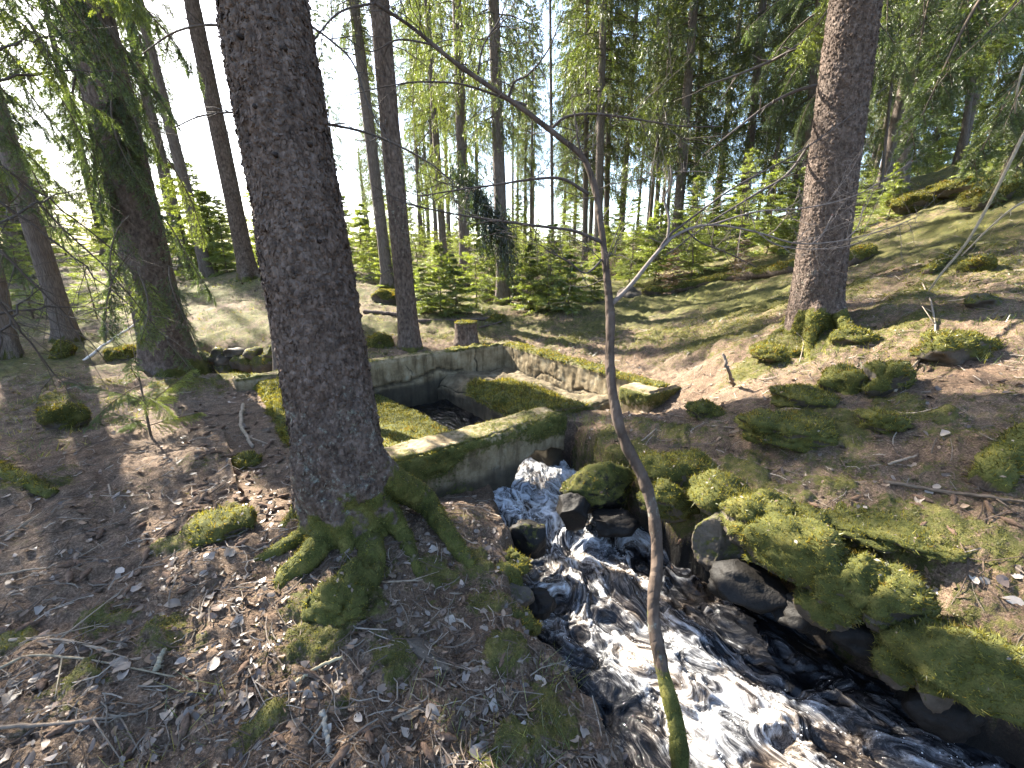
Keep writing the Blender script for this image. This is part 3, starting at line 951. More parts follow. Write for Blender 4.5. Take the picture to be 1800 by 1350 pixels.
BK = 'mossy stones lining the right bank'
bank = [
 ('dark_rock', 'broad dark wet rock with thin moss beside the culvert mouth', 1055, 868, 118, 78, 3.45, 11, dict(moss=.55, mat=M_WET, dens=2500, depth=.8)),
 ('mossy_boulder', 'rounded mossy boulder at the upstream end of the right bank row', 1195, 850, 135, 75, 3.15, 12, {}),
 ('mossy_boulder', 'root tangled mossy stone hanging just below the upstream end boulder', 1188, 890, 90, 62, 2.98, 13, {}),
 ('mossy_boulder', 'squat mossy stone right behind the square cut block', 1285, 888, 105, 62, 2.72, 14, {}),
 ('cut_block', 'square cut stone block with bare brown face on the bank', 1280, 962, 90, 104, 2.62, 15, dict(moss=.42, ang=.95, lump=.05, depth=.7)),
 ('mossy_boulder', 'tall mossy stone leaning right of the square cut block', 1350, 930, 120, 95, 2.45, 16, {}),
 ('mossy_boulder', 'longest mossy boulder in the middle of the right bank', 1432, 995, 175, 105, 2.22, 17, dict(depth=.55, rot=-.75)),
 ('mossy_boulder', 'mossy boulder squeezed between the longest and the plump one', 1522, 1050, 105, 90, 2.06, 37, {}),
 ('mossy_boulder', 'mossy stone tucked under the longest boulder', 1480, 1085, 95, 62, 2.14, 38, {}),
 ('mossy_boulder', 'mossy stone behind the longest boulder on the bank top', 1415, 935, 110, 55, 2.42, 39, {}),
 ('black_rock', 'black wet overhung rock below the longest mossy boulder', 1335, 1045, 130, 62, 2.42, 18, dict(moss=.12, mat=M_WET, dens=0)),
 ('black_rock', 'grey black wet stone at the water edge under the bank', 1430, 1092, 100, 52, 2.28, 19, dict(moss=.1, mat=M_WET, dens=0)),
 ('mossy_boulder', 'plump bright mossy boulder above the small gap in bank', 1600, 1085, 128, 92, 1.98, 20, {}),
 ('mossy_boulder', 'fist sized mossy stone below the plump bright boulder', 1642, 1160, 78, 50, 1.90, 21, {}),
 ('mossy_boulder', 'small mossy stone hanging lowest over the water', 1592, 1188, 58, 62, 1.93, 22, {}),
 ('mossy_boulder', 'large mossy boulder in the lower right corner', 1755, 1212, 185, 118, 1.74, 23, dict(rot=-.6)),
 ('mossy_boulder', 'narrow mossy stone left of the lower right corner boulder', 1660, 1225, 55, 78, 1.84, 24, {}),
 ('black_rock', 'black wet rock under the lower right corner boulder', 1690, 1275, 110, 80, 1.92, 25, dict(moss=.1, mat=M_WET, dens=0)),
 ('black_rock', 'dark dripping stone in shadow below the small gap', 1540, 1140, 110, 60, 2.12, 26, dict(moss=.15, mat=M_WET, dens=0)),
 ('black_rock', 'jagged wet rock splitting the current below the culvert', 1012, 905, 62, 60, 3.35, 27, dict(moss=0, mat=M_WET, dens=0, ang=.9)),
 ('black_rock', 'low wet rock beside the dark flat rock upstream', 1080, 930, 80, 40, 3.25, 28, dict(moss=0, mat=M_WET, dens=0, ang=.9)),
 ('bank_stone', 'dark rounded stone at the left foot of the front wall', 930, 955, 62, 70, 2.95, 29, dict(moss=.35, mat=M_WET, dens=3400)),
 ('black_rock', 'wet rock slab by left bank with water around', 945, 1075, 70, 40, 2.5, 32, dict(moss=0, mat=M_WET, dens=0, ang=.9)),
 ('bank_hummock', 'mossy hummock on left bank edge nearest the culvert', 900, 1000, 50, 36, 2.6, 71, dict(moss=.9, ang=.3, lump=.35)),
 ('bank_hummock', 'mossy hummock halfway down the left bank edge', 910, 1110, 60, 40, 2.12, 72, dict(moss=.92, ang=.3, lump=.35)),
 ('bank_stone', 'brown stone jutting from the left bank under moss', 905, 1065, 60, 50, 2.36, 76, dict(moss=.3, ang=.9)),
 ('bank_stone', 'mossy stone clump standing on the left bank edge', 884, 1040, 58, 66, 2.42, 33, dict(moss=.75)),
 ('bank_stone', 'mossy stone low on the left bank near the slim tree', 905, 1165, 60, 50, 2.08, 34, dict(moss=.7)),
 ('black_rock', 'smooth dark rock hump the water slides over', 1085, 1220, 100, 34, 2.27, 35, dict(moss=0, mat=M_WET, dens=0, lump=.12, ang=.3)),
]
for nm_, lb, px, py, w, h, t, sd, kw in bank:
    kk = dict(moss=.84 + .1 * (sd % 2), depth=.85, dens=7000, sink=.06, lump=.16, ang=.7); kk.update(kw)
    if nm_ == 'mossy_boulder': kk['group'] = BK
    rock_px(nm_, lb, px, py, w, h, t, sd, sub=5 if (w * h > 9000) else 4, **kk)

def rock_ground(name, label, px, py, w, h, seed, depth=1.0, sink=.36, **k):
    """px,py = foot of the stone on the ground"""
    q, t = gpt(px, py)
    s = t / FPX
    wid, hei = w * s, h * s * 1.25
    c = q + np.array([0, wid * depth * .4, hei * (.5 - sink)])
    return rock(name, label, c, (wid * 1.08, wid * depth, hei), seed, **k)

hump = [
 ('mossy_stump', 'dark mossy stump in shade on the left flat', 96, 752, 62, 44, 41, dict(moss=.7, ang=.3)),
 ('moss_cushion', 'small bright moss cushion among the cones by basin', 422, 820, 36, 24, 42, dict(moss=1, ang=.1, sink=.35)),
 ('moss_mound', 'flat dark green moss mound left of the big spruce roots', 372, 948, 96, 44, 43, dict(moss=1, ang=.3, sink=.42, sub=4, lump=.35)),
 ('mossy_rock', 'mossy stone with bare edge in front of the big spruce', 590, 1100, 130, 75, 44, dict(moss=.9, ang=.6, sink=.35, sub=5)),
 ('mossy_rock', 'bright mossy rock on slope below the right spruce, right half', 1572, 690, 64, 64, 45, dict(moss=.85)),
 ('mossy_rock', 'bright mossy rock on slope below the right spruce, left half', 1508, 690, 72, 46, 46, dict(moss=.95)),
 ('mossy_rock', 'wide pale faced rock with moss cap at right edge slope', 1715, 632, 130, 62, 47, dict(moss=.7, depth=.8)),
 ('moss_cushion', 'round moss cushion just under the right spruce root', 1385, 634, 84, 40, 48, dict(moss=1, ang=.1)),
 ('moss_cushion', 'low moss cushion right of the right spruce foot', 1520, 602, 60, 40, 49, dict(moss=1, ang=.1)),
 ('moss_mound', 'long sprawling moss mound in the middle of right slope', 1425, 778, 170, 64, 50, dict(moss=1, ang=.15, depth=.7, sub=5, sink=.35)),
 ('moss_mound', 'dark moss mound right of the long sprawling one', 1565, 756, 70, 42, 51, dict(moss=1, ang=.15, sink=.3)),
 ('moss_mound', 'moss mound with litter above the long sprawling one', 1440, 715, 110, 36, 52, dict(moss=1, ang=.15, sink=.35)),
 ('moss_mound', 'wide flat moss mound above the lower right bank', 1630, 955, 200, 30, 53, dict(moss=.8, ang=.2, depth=.9, sink=.62, sub=5, lump=.4)),
 ('mossy_rock', 'bright green mossy boulder high on the right slope', 1640, 362, 72, 34, 54, dict(moss=1)),
 ('mossy_rock', 'bright mossy boulder at the upper right edge, lower one', 1775, 352, 70, 44, 55, dict(moss=1)),
 ('mossy_rock', 'mossy boulder near the ridge above the sunlit strip', 1725, 335, 80, 34, 56, dict(moss=.9)),
 ('mossy_rock', 'small mossy rock left of the basin behind the second spruce', 668, 612, 42, 34, 57, dict(moss=.9)),
 ('mossy_rock', 'pale boulder with moss at foot of the paired trunks', 672, 532, 60, 34, 58, dict(moss=.6)),
 ('mossy_rock', 'small dark moss cap behind the cut stump', 872, 569, 32, 16, 59, dict(moss=1)),
 ('mossy_rock', 'mossy rounded stone at the far end of the mossy log', 1148, 522, 34, 22, 60, dict(moss=.8)),
 ('mossy_rock', 'grey pale stone beside the far end of mossy log', 1112, 522, 40, 20, 61, dict(moss=.25)),
 ('mossy_rock', 'tiny mossy stone on upper right slope in shade', 1745, 540, 44, 30, 62, dict(moss=.5)),
 ('mossy_stump', 'bright mossy old stump on upper right slope', 1732, 478, 44, 32, 63, dict(moss=.9)),
 ('moss_cushion', 'bright moss cushion at foot of the left shaded trunk', 100, 632, 34, 46, 64, dict(moss=1, ang=.2)),
 ('moss_cushion', 'mossy lump behind the low sapling on the left', 200, 632, 50, 36, 65, dict(moss=.9, ang=.2)),
 ('moss_cushion', 'moss cushion on the bank right of the side wall end', 1250, 735, 60, 34, 66, dict(moss=1, ang=.1, sink=.4)),
]
for nm_, lb, px, py, w, h, sd, kw in hump:
    kk = dict(dens=5000, lump=.32); kk.update(kw)
    if nm_ in ('moss_cushion', 'moss_mound'):
        h *= .72; kk['sink'] = kk.get('sink', .36) + .06
    rock_ground(nm_, lb, px, py, w, h, sd, **kk)

# dry stone retaining face of the mound on the left
stones = [(352,640,34,20,'topmost left'),(385,636,36,22,'upper'),(412,628,32,16,'pale flat top'),(450,634,40,22,'upper right'),(478,628,30,20,'rightmost upper'),
          (360,662,40,24,'lower left'),(400,660,38,24,'lower middle'),(395,645,26,22,'pale leaning'),(430,655,44,28,'large lower'),(468,660,48,34,'biggest lower right'),(440,642,24,14,'thin wedged'),(345,655,24,22,'far left small')]
for i, (px, py, w, h, wd) in enumerate(stones):
    t = 7.55 - .012 * (px - 350) * .2
    c = P(px, py - h / 2, t)
    s = t / FPX
    pale = 'pale' in wd
    rock('wall_stone', wd + ' stone of the old dry stone wall left of basin', c, (w * s * 1.15, .34, h * s * 1.25), 300 + i, moss=.12 if pale else .5, ang=.95, lump=.06, sub=3, dens=1800, cat='stone', group='stones of the dry stone wall')
# ground behind the stones
def backfill():
    nu, nv = 60, 26
    u = np.linspace(325, 505, nu); v = np.linspace(0, 1, nv)
    V = np.zeros((nv, nu, 3))
    for i, px in enumerate(u):
        foot = P(px, 668, 7.85); top = P(px, 606, 7.95); back = P(px, 560, 9.6)
        e = sstep(325, 350, px) * (1 - sstep(485, 505, px))
        top = top * e + foot * (1 - e)
        zb = g1(back[0], back[1]) - .03
        back[2] = zb
        for j, q in enumerate(v):
            V[j, i] = foot + (top - foot) * min(q / .4, 1) + (back - top) * max(0, (q - .4) / .6)
    V = V.reshape(-1, 3)
    V[:, 2] += .04 * fbm(V * 3, 3, 2)
    F = grid_faces(nu, nv)
    o = mk('earth_bank', V, F, M_GROUND, attrs={'moss': .35 + .5 * sstep(.3, .6, np.repeat(v, nu)), 'wet': np.zeros(len(V))})
    tag(o, 'mossy earth mound held by the dry stone wall', 'bank', kind='structure')
backfill()

# ------------------------------------------------------------------ bark relief
def bark_relief(th, z, R, seed, amp=.010, sx=.028, sz=.037):
    """height field of flaky spruce scales on a trunk; returns relief and a value per scale"""
    u = th * R / sx; v = z / sz
    wu = .35 * vnoise2(u * .8, v * .8, seed); wv = .35 * vnoise2(u * .8 + 9, v * .8, seed + 1)
    f1, f2, cid, du, dv = voro2(u + wu, v + wv, seed)
    plate = sstep(.02, .22, f2 - f1)
    h = plate * (.55 + .45 * cid) - .5 * dv * plate * (cid > .35)
    f1b, f2b, cid2, _, _ = voro2(u * 2.3 + 5, v * 2.1, seed + 5)
    h = h + .25 * sstep(.02, .3, f2b - f1b) * (.5 + cid2)
    return amp * h, cid

def remesh(V, F, voxel, smooth=6):
    me = mesh_of('tmp', V, F, M_BARK)
    o = bpy.data.objects.new('tmp', me); COL.objects.link(o)
    m = o.modifiers.new('r', 'REMESH'); m.mode = 'VOXEL'; m.voxel_size = voxel
    s = o.modifiers.new('s', 'SMOOTH'); s.iterations = smooth; s.factor = .5
    dg = bpy.context.evaluated_depsgraph_get()
    ev = o.evaluated_get(dg)
    m2 = ev.to_mesh()
    n = len(m2.vertices)
    W = np.empty(n * 3, np.float32); m2.vertices.foreach_get('co', W)
    li = np.empty(len(m2.loops), np.int32); m2.loops.foreach_get('vertex_index', li)
    cnt = np.empty(len(m2.polygons), np.int32); m2.polygons.foreach_get('loop_total', cnt)
    assert (cnt == 4).all()
    ev.to_mesh_clear()
    bpy.data.objects.remove(o); bpy.data.meshes.remove(me)
    return W.reshape(-1, 3).astype(float), li.reshape(-1, 4)

def big_trunk(root, B, axis, zr, roots, voxel, seed, moss_z, zmax, lich=(.40, 1.4), mossside=None, amp=.011):
    """trunk with flaring roots: zr = list of (height, radius); roots = list of world polylines with radii"""
    mb = MB()
    zz = np.array([a for a, _ in zr]); rr = np.array([b for _, b in zr])
    hs = np.linspace(zz[0], zmax, 40)
    pts = B + np.outer(hs, axis)
    add_tube(mb, pts, np.interp(hs, zz, rr), 40)
    for rp in roots:
        q = spline(np.array([(*p, r) for p, r in rp]), 26)
        add_tube(mb, q[:, :3], np.maximum(q[:, 3], .012) * np.interp(np.arange(26), [0, 8, 14, 25], [1, .9, .72, .7]), 14)
    V, F, _ = mb.data()
    W, Q = remesh(V, F, voxel, 14)
    rel = W - B
    h = rel @ axis
    e1 = nrm(np.cross(axis, [0, 1.0, 0])); e2 = np.cross(axis, e1)
    # seam of the angle on the far side from the camera
    toc = nrm(np.array([-B[0], -B[1], 0])); 
    xa = rel @ nrm(toc - axis * (toc @ axis)); ya = rel @ np.cross(axis, nrm(toc - axis * (toc @ axis)))
    th = np.arctan2(ya, xa)
    R = float(np.interp(.8, zz, rr))
    n = vnormals(W, Q)
    dist = np.hypot(xa, ya)
    relief, cid = bark_relief(th, h, R, seed, amp)
    nz = fbm(W * 7, 3, seed)
    ms = sstep(moss_z + .10, moss_z - .10, h + .10 * fbm(W * 5, 3, seed + 2) + .16 * vnoise2(th * 2.2, th * 0, seed + 3))
    if mossside is not None:
        ms = ms * mossside(th, h)
    ms = ms * np.clip(.78 + .5 * fbm(W * 6, 3, seed + 8), .3, 1)
    ms = np.maximum(ms, .7 * sstep(1.15, 1.35, dist / np.interp(h, zz, rr)) * (h < .5))
    lc = lich[0] * sstep(1.35, .75, h) * sstep(.0, .3, h + .1 * nz) + .06 * nz
    W = W + n * (relief * (1 - .8 * ms) + .010 * nz * .5 + .014 * ms * (1 + .6 * fbm(W * 25, 2, 4)))[:, None]
    o = mk('trunk', W, Q, M_BARK, root, B, attrs={'moss': ms * .95, 'cell': cid, 'lichen': np.clip(lc, 0, 1)})
    MOSS_SRC.append((W, Q, sstep(.5, .8, ms), 5500, .014, o, B))
    # flakes of bark standing a little proud of the trunk
    rg_ = np.random.default_rng(seed + 40)
    face = ((CAM - W) * n).sum(1) > -.05
    p, pn = scatter(W, Q, 2600 if R > .21 else 1500, rg_, (1 - sstep(.15, .45, ms)) * face * (h < zmax - .4), 9000)
    m = len(p)
    t1 = nrm(np.cross(np.broadcast_to(axis, pn.shape), pn)); t2 = np.cross(pn, t1)
    k = 6
    a = np.linspace(0, 2 * math.pi, k, endpoint=False)[None] + rg_.uniform(0, 1, (m, 1))
    rr_ = rg_.uniform(.6, 1.25, (m, k)); sx_ = rg_.uniform(.005, .014, (m, 1)); sy_ = rg_.uniform(.006, .018, (m, 1))
    u = rr_ * np.cos(a) * sx_; v = rr_ * np.sin(a) * sy_
    lift = .001 + rg_.random((m, 1)) * .0028 - .13 * v * rg_.random((m, 1)) - u ** 2 / (2 * R)
    ring = p[:, None] + t1[:, None] * u[..., None] + t2[:, None] * v[..., None] + pn[:, None] * lift[..., None]
    ctr = (p + pn * (.004 + .002 * rg_.random((m, 1))))[:, None]
    VV = np.concatenate([ctr, ring], 1).reshape(-1, 3)
    base = np.arange(m)[:, None] * (k + 1)
    FF = np.vstack([base + np.array([[0, 1 + i, 1 + (i + 1) % k]]) for i in range(k)])
    hh = np.repeat((p - B) @ axis, k + 1)
    cc = np.repeat(rg_.random(m), k + 1)
    fl_ = mk('bark_flakes', VV, FF, M_BARK, root, B, smooth=False, attrs={'moss': np.zeros(len(VV)), 'cell': cc, 'lichen': np.clip(lich[0] * .9 * sstep(1.5, .7, hh) + .12 * (cc > .8), 0, 1)})
    fl_['kind'] = 'stuff'
    return o

def at_y(px, py, y):
    r = ray(px, py)
    return CAM + r * (y / r[1])

# --- the big spruce in front of the basin
TB, _t = gpt(618, 905)
TB = P(618, 912, 2.66)
TB[2] = g1(TB[0], TB[1]) - .02
top = at_y(462, 0, TB[1] + .05)
ax_b = nrm(top - TB)
big = empty('spruce_tree', TB, 'thick flaky barked spruce with mossy roots in front of the basin', 'tree')
def gp(px, py, dz=0.0):
    q, t = gpt(px, py)
    return q + np.array([0, 0, dz])
def onaxis(h, ang, r):
    """point inside the trunk at height h; ang measured from +x"""
    return TB + ax_b * h + np.array([math.cos(ang), math.sin(ang), 0]) * r
b_roots = [
 [(onaxis(1.0, -1.9, .08), .13), (onaxis(.46, -1.95, .18), .125), (gp(585, 935, .07), .105), (gp(548, 985, .03), .080), (gp(505, 1015, .0), .060), (gp(480, 1040, -.05), .03)],
 [(onaxis(1.0, -1.2, .08), .13), (onaxis(.46, -1.2, .18), .12), (gp(640, 940, .06), .100), (gp(655, 985, .01), .080), (gp(668, 1020, -.05), .05)],
 [(onaxis(1.1, -.45, .08), .12), (onaxis(.52, -.45, .20), .115), (gp(745, 900, .09), .085), (gp(785, 945, .045), .062), (gp(820, 985, .0), .05), (gp(850, 1020, -.06), .03)],
 [(onaxis(.9, -2.9, .08), .12), (onaxis(.34, -2.9, .20), .10), (gp(525, 905, .02), .060), (gp(490, 935, -.04), .04)],
 [(onaxis(.45, -2.35, .2), .08), (gp(545, 935, .03), .05), (gp(500, 960, .0), .04), (gp(440, 985, -.04), .03)],
 [(onaxis(.40, -.8, .22), .08), (gp(700, 935, .04), .05), (gp(722, 975, .005), .04), (gp(745, 1030, -.04), .03)],
 [(onaxis(.35, -1.55, .24), .07), (gp(612, 965, .02), .045), (gp(600, 1010, -.04), .035)],
 [(onaxis(.5, 1.2, .12), .13), (onaxis(.2, 1.2, .3), .10), (onaxis(-.1, 1.2, .5), .06)],
 [(onaxis(.5, 2.4, .12), .13), (onaxis(.2, 2.4, .3), .10), (onaxis(-.1, 2.4, .5), .06)],
]
def bigmoss(th, h):
    return np.clip(.25 + 1.0 * sstep(-1.5, -.9, th * 1.0 + .3 * np.sin(h * 9)) * sstep(1.75, 1.3, th) + .9 * (h < .1), 0, 1)
big_trunk(big, TB, ax_b, [(-.3, .275), (0, .278), (.25, .258), (.6, .240), (1.0, .228), (1.6, .214), (2.2, .199), (3.0, .180), (4.5, .165)], b_roots, .0085, 3, .40, 4.6, mossside=bigmoss)
# upper trunk above the frame
def upper_trunk(root, B, axis, h0, h1, r0, r1, parent_mat=M_BARKFAR):
    hs = np.linspace(h0, h1, 24)
    V, Q, T = tube(B + np.outer(hs, axis), np.linspace(r0, r1, 24), 20)
    mk('upper_trunk', V, [Q, T], parent_mat, root, B, attrs={'moss': np.zeros(len(V)), 'cell': np.full(len(V), .5), 'lichen': np.full(len(V), .1)})
upper_trunk(big, TB, ax_b, 4.5, 22, .166, .03)

def knot(root, B, axis, px, py, rad, seed):
    # stub of a lost branch, found on the trunk where the photograph shows it
    r = nrm(ray(px, py)); w0 = CAM - B
    bb = r @ axis; d_ = r @ w0; e_ = axis @ w0
    s_ = (bb * e_ - d_) / (1 - bb * bb); tt_ = (e_ - bb * d_) / (1 - bb * bb)
    q = CAM + r * s_; c = B + axis * tt_
    out = nrm((CAM - c) - axis * ((CAM - c) @ axis))
    side = q - c
    pt = c + side + out * math.sqrt(max(1e-4, rad ** 2 - side @ side))
    nn_ = nrm(pt - c)
    m = MB()
    pts = np.array([pt - nn_ * .02, pt + nn_ * .006, pt + nn_ * .016 - axis * .004])
    add_tube(m, pts, [.014, .011, .004], 9, None, True, .25, seed)
    V, F, _ = m.data()
    mk('knot', V, F, M_KNOT, root, B, attrs={'col': np.tile([[.030, .022, .018]], (len(V), 1))})
for i, (px, py) in enumerate([(456, 210), (511, 186), (531, 205), (489, 291), (545, 272), (505, 120), (430, 95), (560, 430), (520, 480)]):
    knot(big, TB, ax_b, px, py, .200 if py < 250 else .214, i)

# --- the spruce on the right slope
q_, tr_ = gpt(1428, 572)
RB = P(1428, 575, tr_)
RB[2] = g1(RB[0], RB[1]) - .03
topr = at_y(1503, 0, RB[1])
ax_r = nrm(topr - RB)
rgt = empty('spruce_tree', RB, 'stout spruce with mossy foot on the right hand slope', 'tree')
def onr(h, ang, r):
    return RB + ax_r * h + np.array([math.cos(ang), math.sin(ang), 0]) * r
kr = tr_ / 5.0
r_roots = [
 [(onr(1.1, -2.6, .06), .11), (onr(.42, -2.6, .16), .12), (gp(1385, 575, .05), .09), (gp(1352, 600, -.03), .05)],
 [(onr(1.0, -1.9, .06), .11), (onr(.40, -1.9, .16), .11), (gp(1420, 605, .02), .08), (gp(1425, 630, -.04), .05)],
 [(onr(1.0, -.7, .06), .11), (onr(.40, -.7, .16), .10), (gp(1490, 590, .03), .07), (gp(1520, 605, -.03), .04)],
 [(onr(.5, .6, .1), .11), (onr(.25, .6, .26), .10), (onr(.1, .6, .5), .05)],
]
wr_ = lambda w: w * tr_ / FPX * .5
big_trunk(rgt, RB, ax_r, [(-.3, wr_(84)), (0, wr_(82)), (.3, wr_(76)), (.8, wr_(70)), (1.6, wr_(68)), (2.6, wr_(64)), (4.5, wr_(56)), (6.5, wr_(50))], r_roots, .013, 17, .22, 6.0, lich=(.30, 1), amp=.011)
upper_trunk(rgt, RB, ax_r, 5.9, 22, wr_(52), .03)
for i, (px, py) in enumerate([(1492, 45), (1466, 105), (1470, 130), (1462, 190), (1495, 145), (1480, 60), (1450, 280), (1500, 210)]):
    knot(rgt, RB, ax_r, px, py, wr_(64), i)

# ------------------------------------------------------------------ spruce crowns (shared mesh data)
def spruce_crown(seed, z0, z1, Lmax, whorl=.46, nb=5, ns=16, nc=15, droop=.55, top_sharp=.8, leaf=.10, wid=.026, tint=1.0):
    rg = np.random.default_rng(seed)
    mb = MB(); wb = MB()
    zs = np.arange(z0, z1, whorl)
    for z in zs:
        f = (z - z0) / (z1 - z0)
        L0 = Lmax * (1 - f) ** top_sharp * (.55 + .45 * min(1, (f + .02) * 7)) + .15
        k = nb + rg.integers(-1, 2)
        for b in range(k):
            if rg.random() < .10: continue
            L = L0 * rg.uniform(.6, 1.15)
            ph = 2 * math.pi * (b + rg.uniform(-.3, .3)) / k + z * 2.1
            e = np.array([math.cos(ph), math.sin(ph), 0])
            t = np.linspace(0, 1, 9)
            dz = L * (.10 * t - droop * t ** 1.6 + .22 * t ** 3) * (1.25 - .9 * f)
            pts = np.outer(t * L, e) + np.stack([0 * t, 0 * t, z + rg.uniform(-.15, .15) + dz], 1)
            pts[:, :2] += .06 * L * np.outer(np.sin(t * 2.5 + rg.uniform(0, 6)), [-e[1], e[0]])
            add_tube(wb, pts[::2], np.linspace(.022, .005, 5) * (.6 + .4 * (1 - f)), 3, (.09, .07, .055), cap=False)
            # strands hanging from the bough
            n = int(ns * (.35 + .65 * L / Lmax))
            ts = rg.uniform(.10, 1.0, n) ** .8
            p0 = np.stack([np.interp(ts, t, pts[:, c]) for c in range(3)], 1)
            sd = rg.choice([-1, 1], n)
            lat = np.outer(sd * rg.uniform(.1, .8, n), [-e[1], e[0], 0]) + np.outer(rg.uniform(.0, .7, n), e)
            hang = rg.uniform(.35, 1.3, n)[:, None] * np.array([0, 0, -1.0]) * (1.15 - .75 * f)
            g = nrm(lat + hang)
            ll = (.22 + .42 * rg.random(n)) * (.55 + .6 * (1 - f)) * (.5 + .5 * L / Lmax)
            s = (np.arange(nc) + .5) / nc
            pp = p0[:, None, :] + g[:, None, :] * (ll[:, None] * s)[:, :, None]
            pp[:, :, 2] -= (ll[:, None] * s ** 2 * .35)
            dd = g[:, None, :] * .75 + rg.normal(size=(n, nc, 3)) * .55
            sh = rg.uniform(.6, 1.3, (n, 1, 1)) * np.ones((n, nc, 1))
            br = rg.random((n, 1, 1)) * np.ones((n, nc, 1))
            c = sh * np.concatenate([1 + .25 * br, 1 + 0 * br, .9 - .3 * br], 2) * tint
            V, F, C = blades(pp.reshape(-1, 3), dd.reshape(-1, 3), leaf * rg.uniform(.7, 1.3, n * nc), wid, rg, c.reshape(-1, 3))
            mb.add(V, F, C)
    return mb, wb

CROWN = {}
for key, args in {
    'low': dict(seed=1, z0=3.4, z1=20, Lmax=2.3, ns=34), 'low2': dict(seed=2, z0=4.6, z1=22, Lmax=2.0, ns=34, nb=5),
    'mid': dict(seed=3, z0=6.5, z1=22, Lmax=2.3, ns=34), 'mid2': dict(seed=4, z0=8.0, z1=24, Lmax=2.1, ns=34),
    'high': dict(seed=5, z0=11, z1=23, Lmax=2.4, ns=34), 'skirt': dict(seed=6, z0=1.2, z1=15, Lmax=1.7, ns=34, nb=5)}.items():
    a, b = spruce_crown(**args)
    CROWN[key] = (a.mesh('crown_' + key, M_NEEDLE), b.mesh('branches_' + key, M_TWIG))

def dead_branches(seed, z0, z1, n=26, Lr=(.4, 1.5), down=.45):
    rg = np.random.default_rng(seed)
    mb = MB()
    for i in range(n):
        z = rg.uniform(z0, z1); ph = rg.uniform(0, 2 * math.pi); L = rg.uniform(*Lr)
        e = np.array([math.cos(ph), math.sin(ph), 0]); t = np.linspace(0, 1, 7)
        pts = np.outer(t * L + .05, e) + np.stack([0 * t, 0 * t, z - L * down * t ** 1.5 * rg.uniform(.2, 1.2)], 1)
        pts[1:] += rg.normal(size=(6, 3)) * .025
        c = rg.uniform(.7, 1.3) * np.array([.10, .085, .07])
        add_tube(mb, pts, np.linspace(.010, .002, 7), 4, c, cap=False)
        for j in range(rg.integers(2, 7)):
            k = rg.integers(1, 6)
            d = nrm(e * .6 + rg.normal(size=3) * .7 + np.array([0, 0, -.4])) * rg.uniform(.12, .45)
            q = np.stack([pts[k], pts[k] + d * .5 + rg.normal(size=3) * .02, pts[k] + d])
            add_tube(mb, q, [.004, .003, .0012], 3, c, cap=False)
    return mb.mesh('dead_branches', M_TWIG)
DEAD = [dead_branches(50 + i, 1.2, 9.0, 34) for i in range(3)]

# ------------------------------------------------------------------ trunks of the stand
def stand_trunk(seed, Hh=21.0, nth=44, nzz=170, near=False):
    """unit radius at breast height"""
    rg = np.random.default_rng(seed)
    z = Hh * (np.linspace(0, 1, nzz) ** 1.7) - .25
    th = np.linspace(-math.pi, math.pi, nth, endpoint=False)
    T, Z = np.meshgrid(th, z)
    r = np.interp(Z, [-.25, 0, .25, .6, 1.3, 5, 12, Hh], [1.75, 1.5, 1.24, 1.08, 1.0, .86, .56, .08])
    lob = sum(np.cos(T * k + rg.uniform(0, 6)) * a for k, a in ((3, .10), (4, .08), (5, .08)))
    r = r * (1 + lob * np.exp(-np.maximum(Z, 0) / .28) * 1.6)
    r = r * (1 + .03 * fbm(np.stack([np.cos(T).ravel() * 1.5, np.sin(T).ravel() * 1.5, Z.ravel() * 2], 1), 3, seed).reshape(T.shape))
    x = .10 * np.sin(Z * .35 + rg.uniform(0, 6)) * (Z / 6); y = .08 * np.cos(Z * .3 + rg.uniform(0, 6)) * (Z / 6)
    return r, T, Z, x - x[1:2], y - y[1:2]

def trunk_mesh(seed, R, near):
    nth, nzz = (120, 420) if near else (28, 90)
    r, T, Z, x, y = stand_trunk(seed, nth=nth, nzz=nzz)
    cell = np.full(T.size, .5)
    rr = r * R
    if near:
        rel, cell = bark_relief(T.ravel(), Z.ravel(), R, seed, .006, .04, .055)
        rr = rr + rel.reshape(T.shape) * (Z < 7)
    V = np.stack([rr * np.cos(T) + x * .5, rr * np.sin(T) + y * .5, Z], -1).reshape(-1, 3)
    F = grid_faces(nth, nzz, True)
    ms = .75 * sstep(.30, .02, Z.ravel() + .12 * fbm(V * 4, 2, seed))
    return mesh_of('trunk', V, F, M_BARK if near else M_BARKFAR, True, {'moss': ms, 'cell': cell, 'lichen': .28 + .12 * fbm(V * 1.3, 2, seed)})

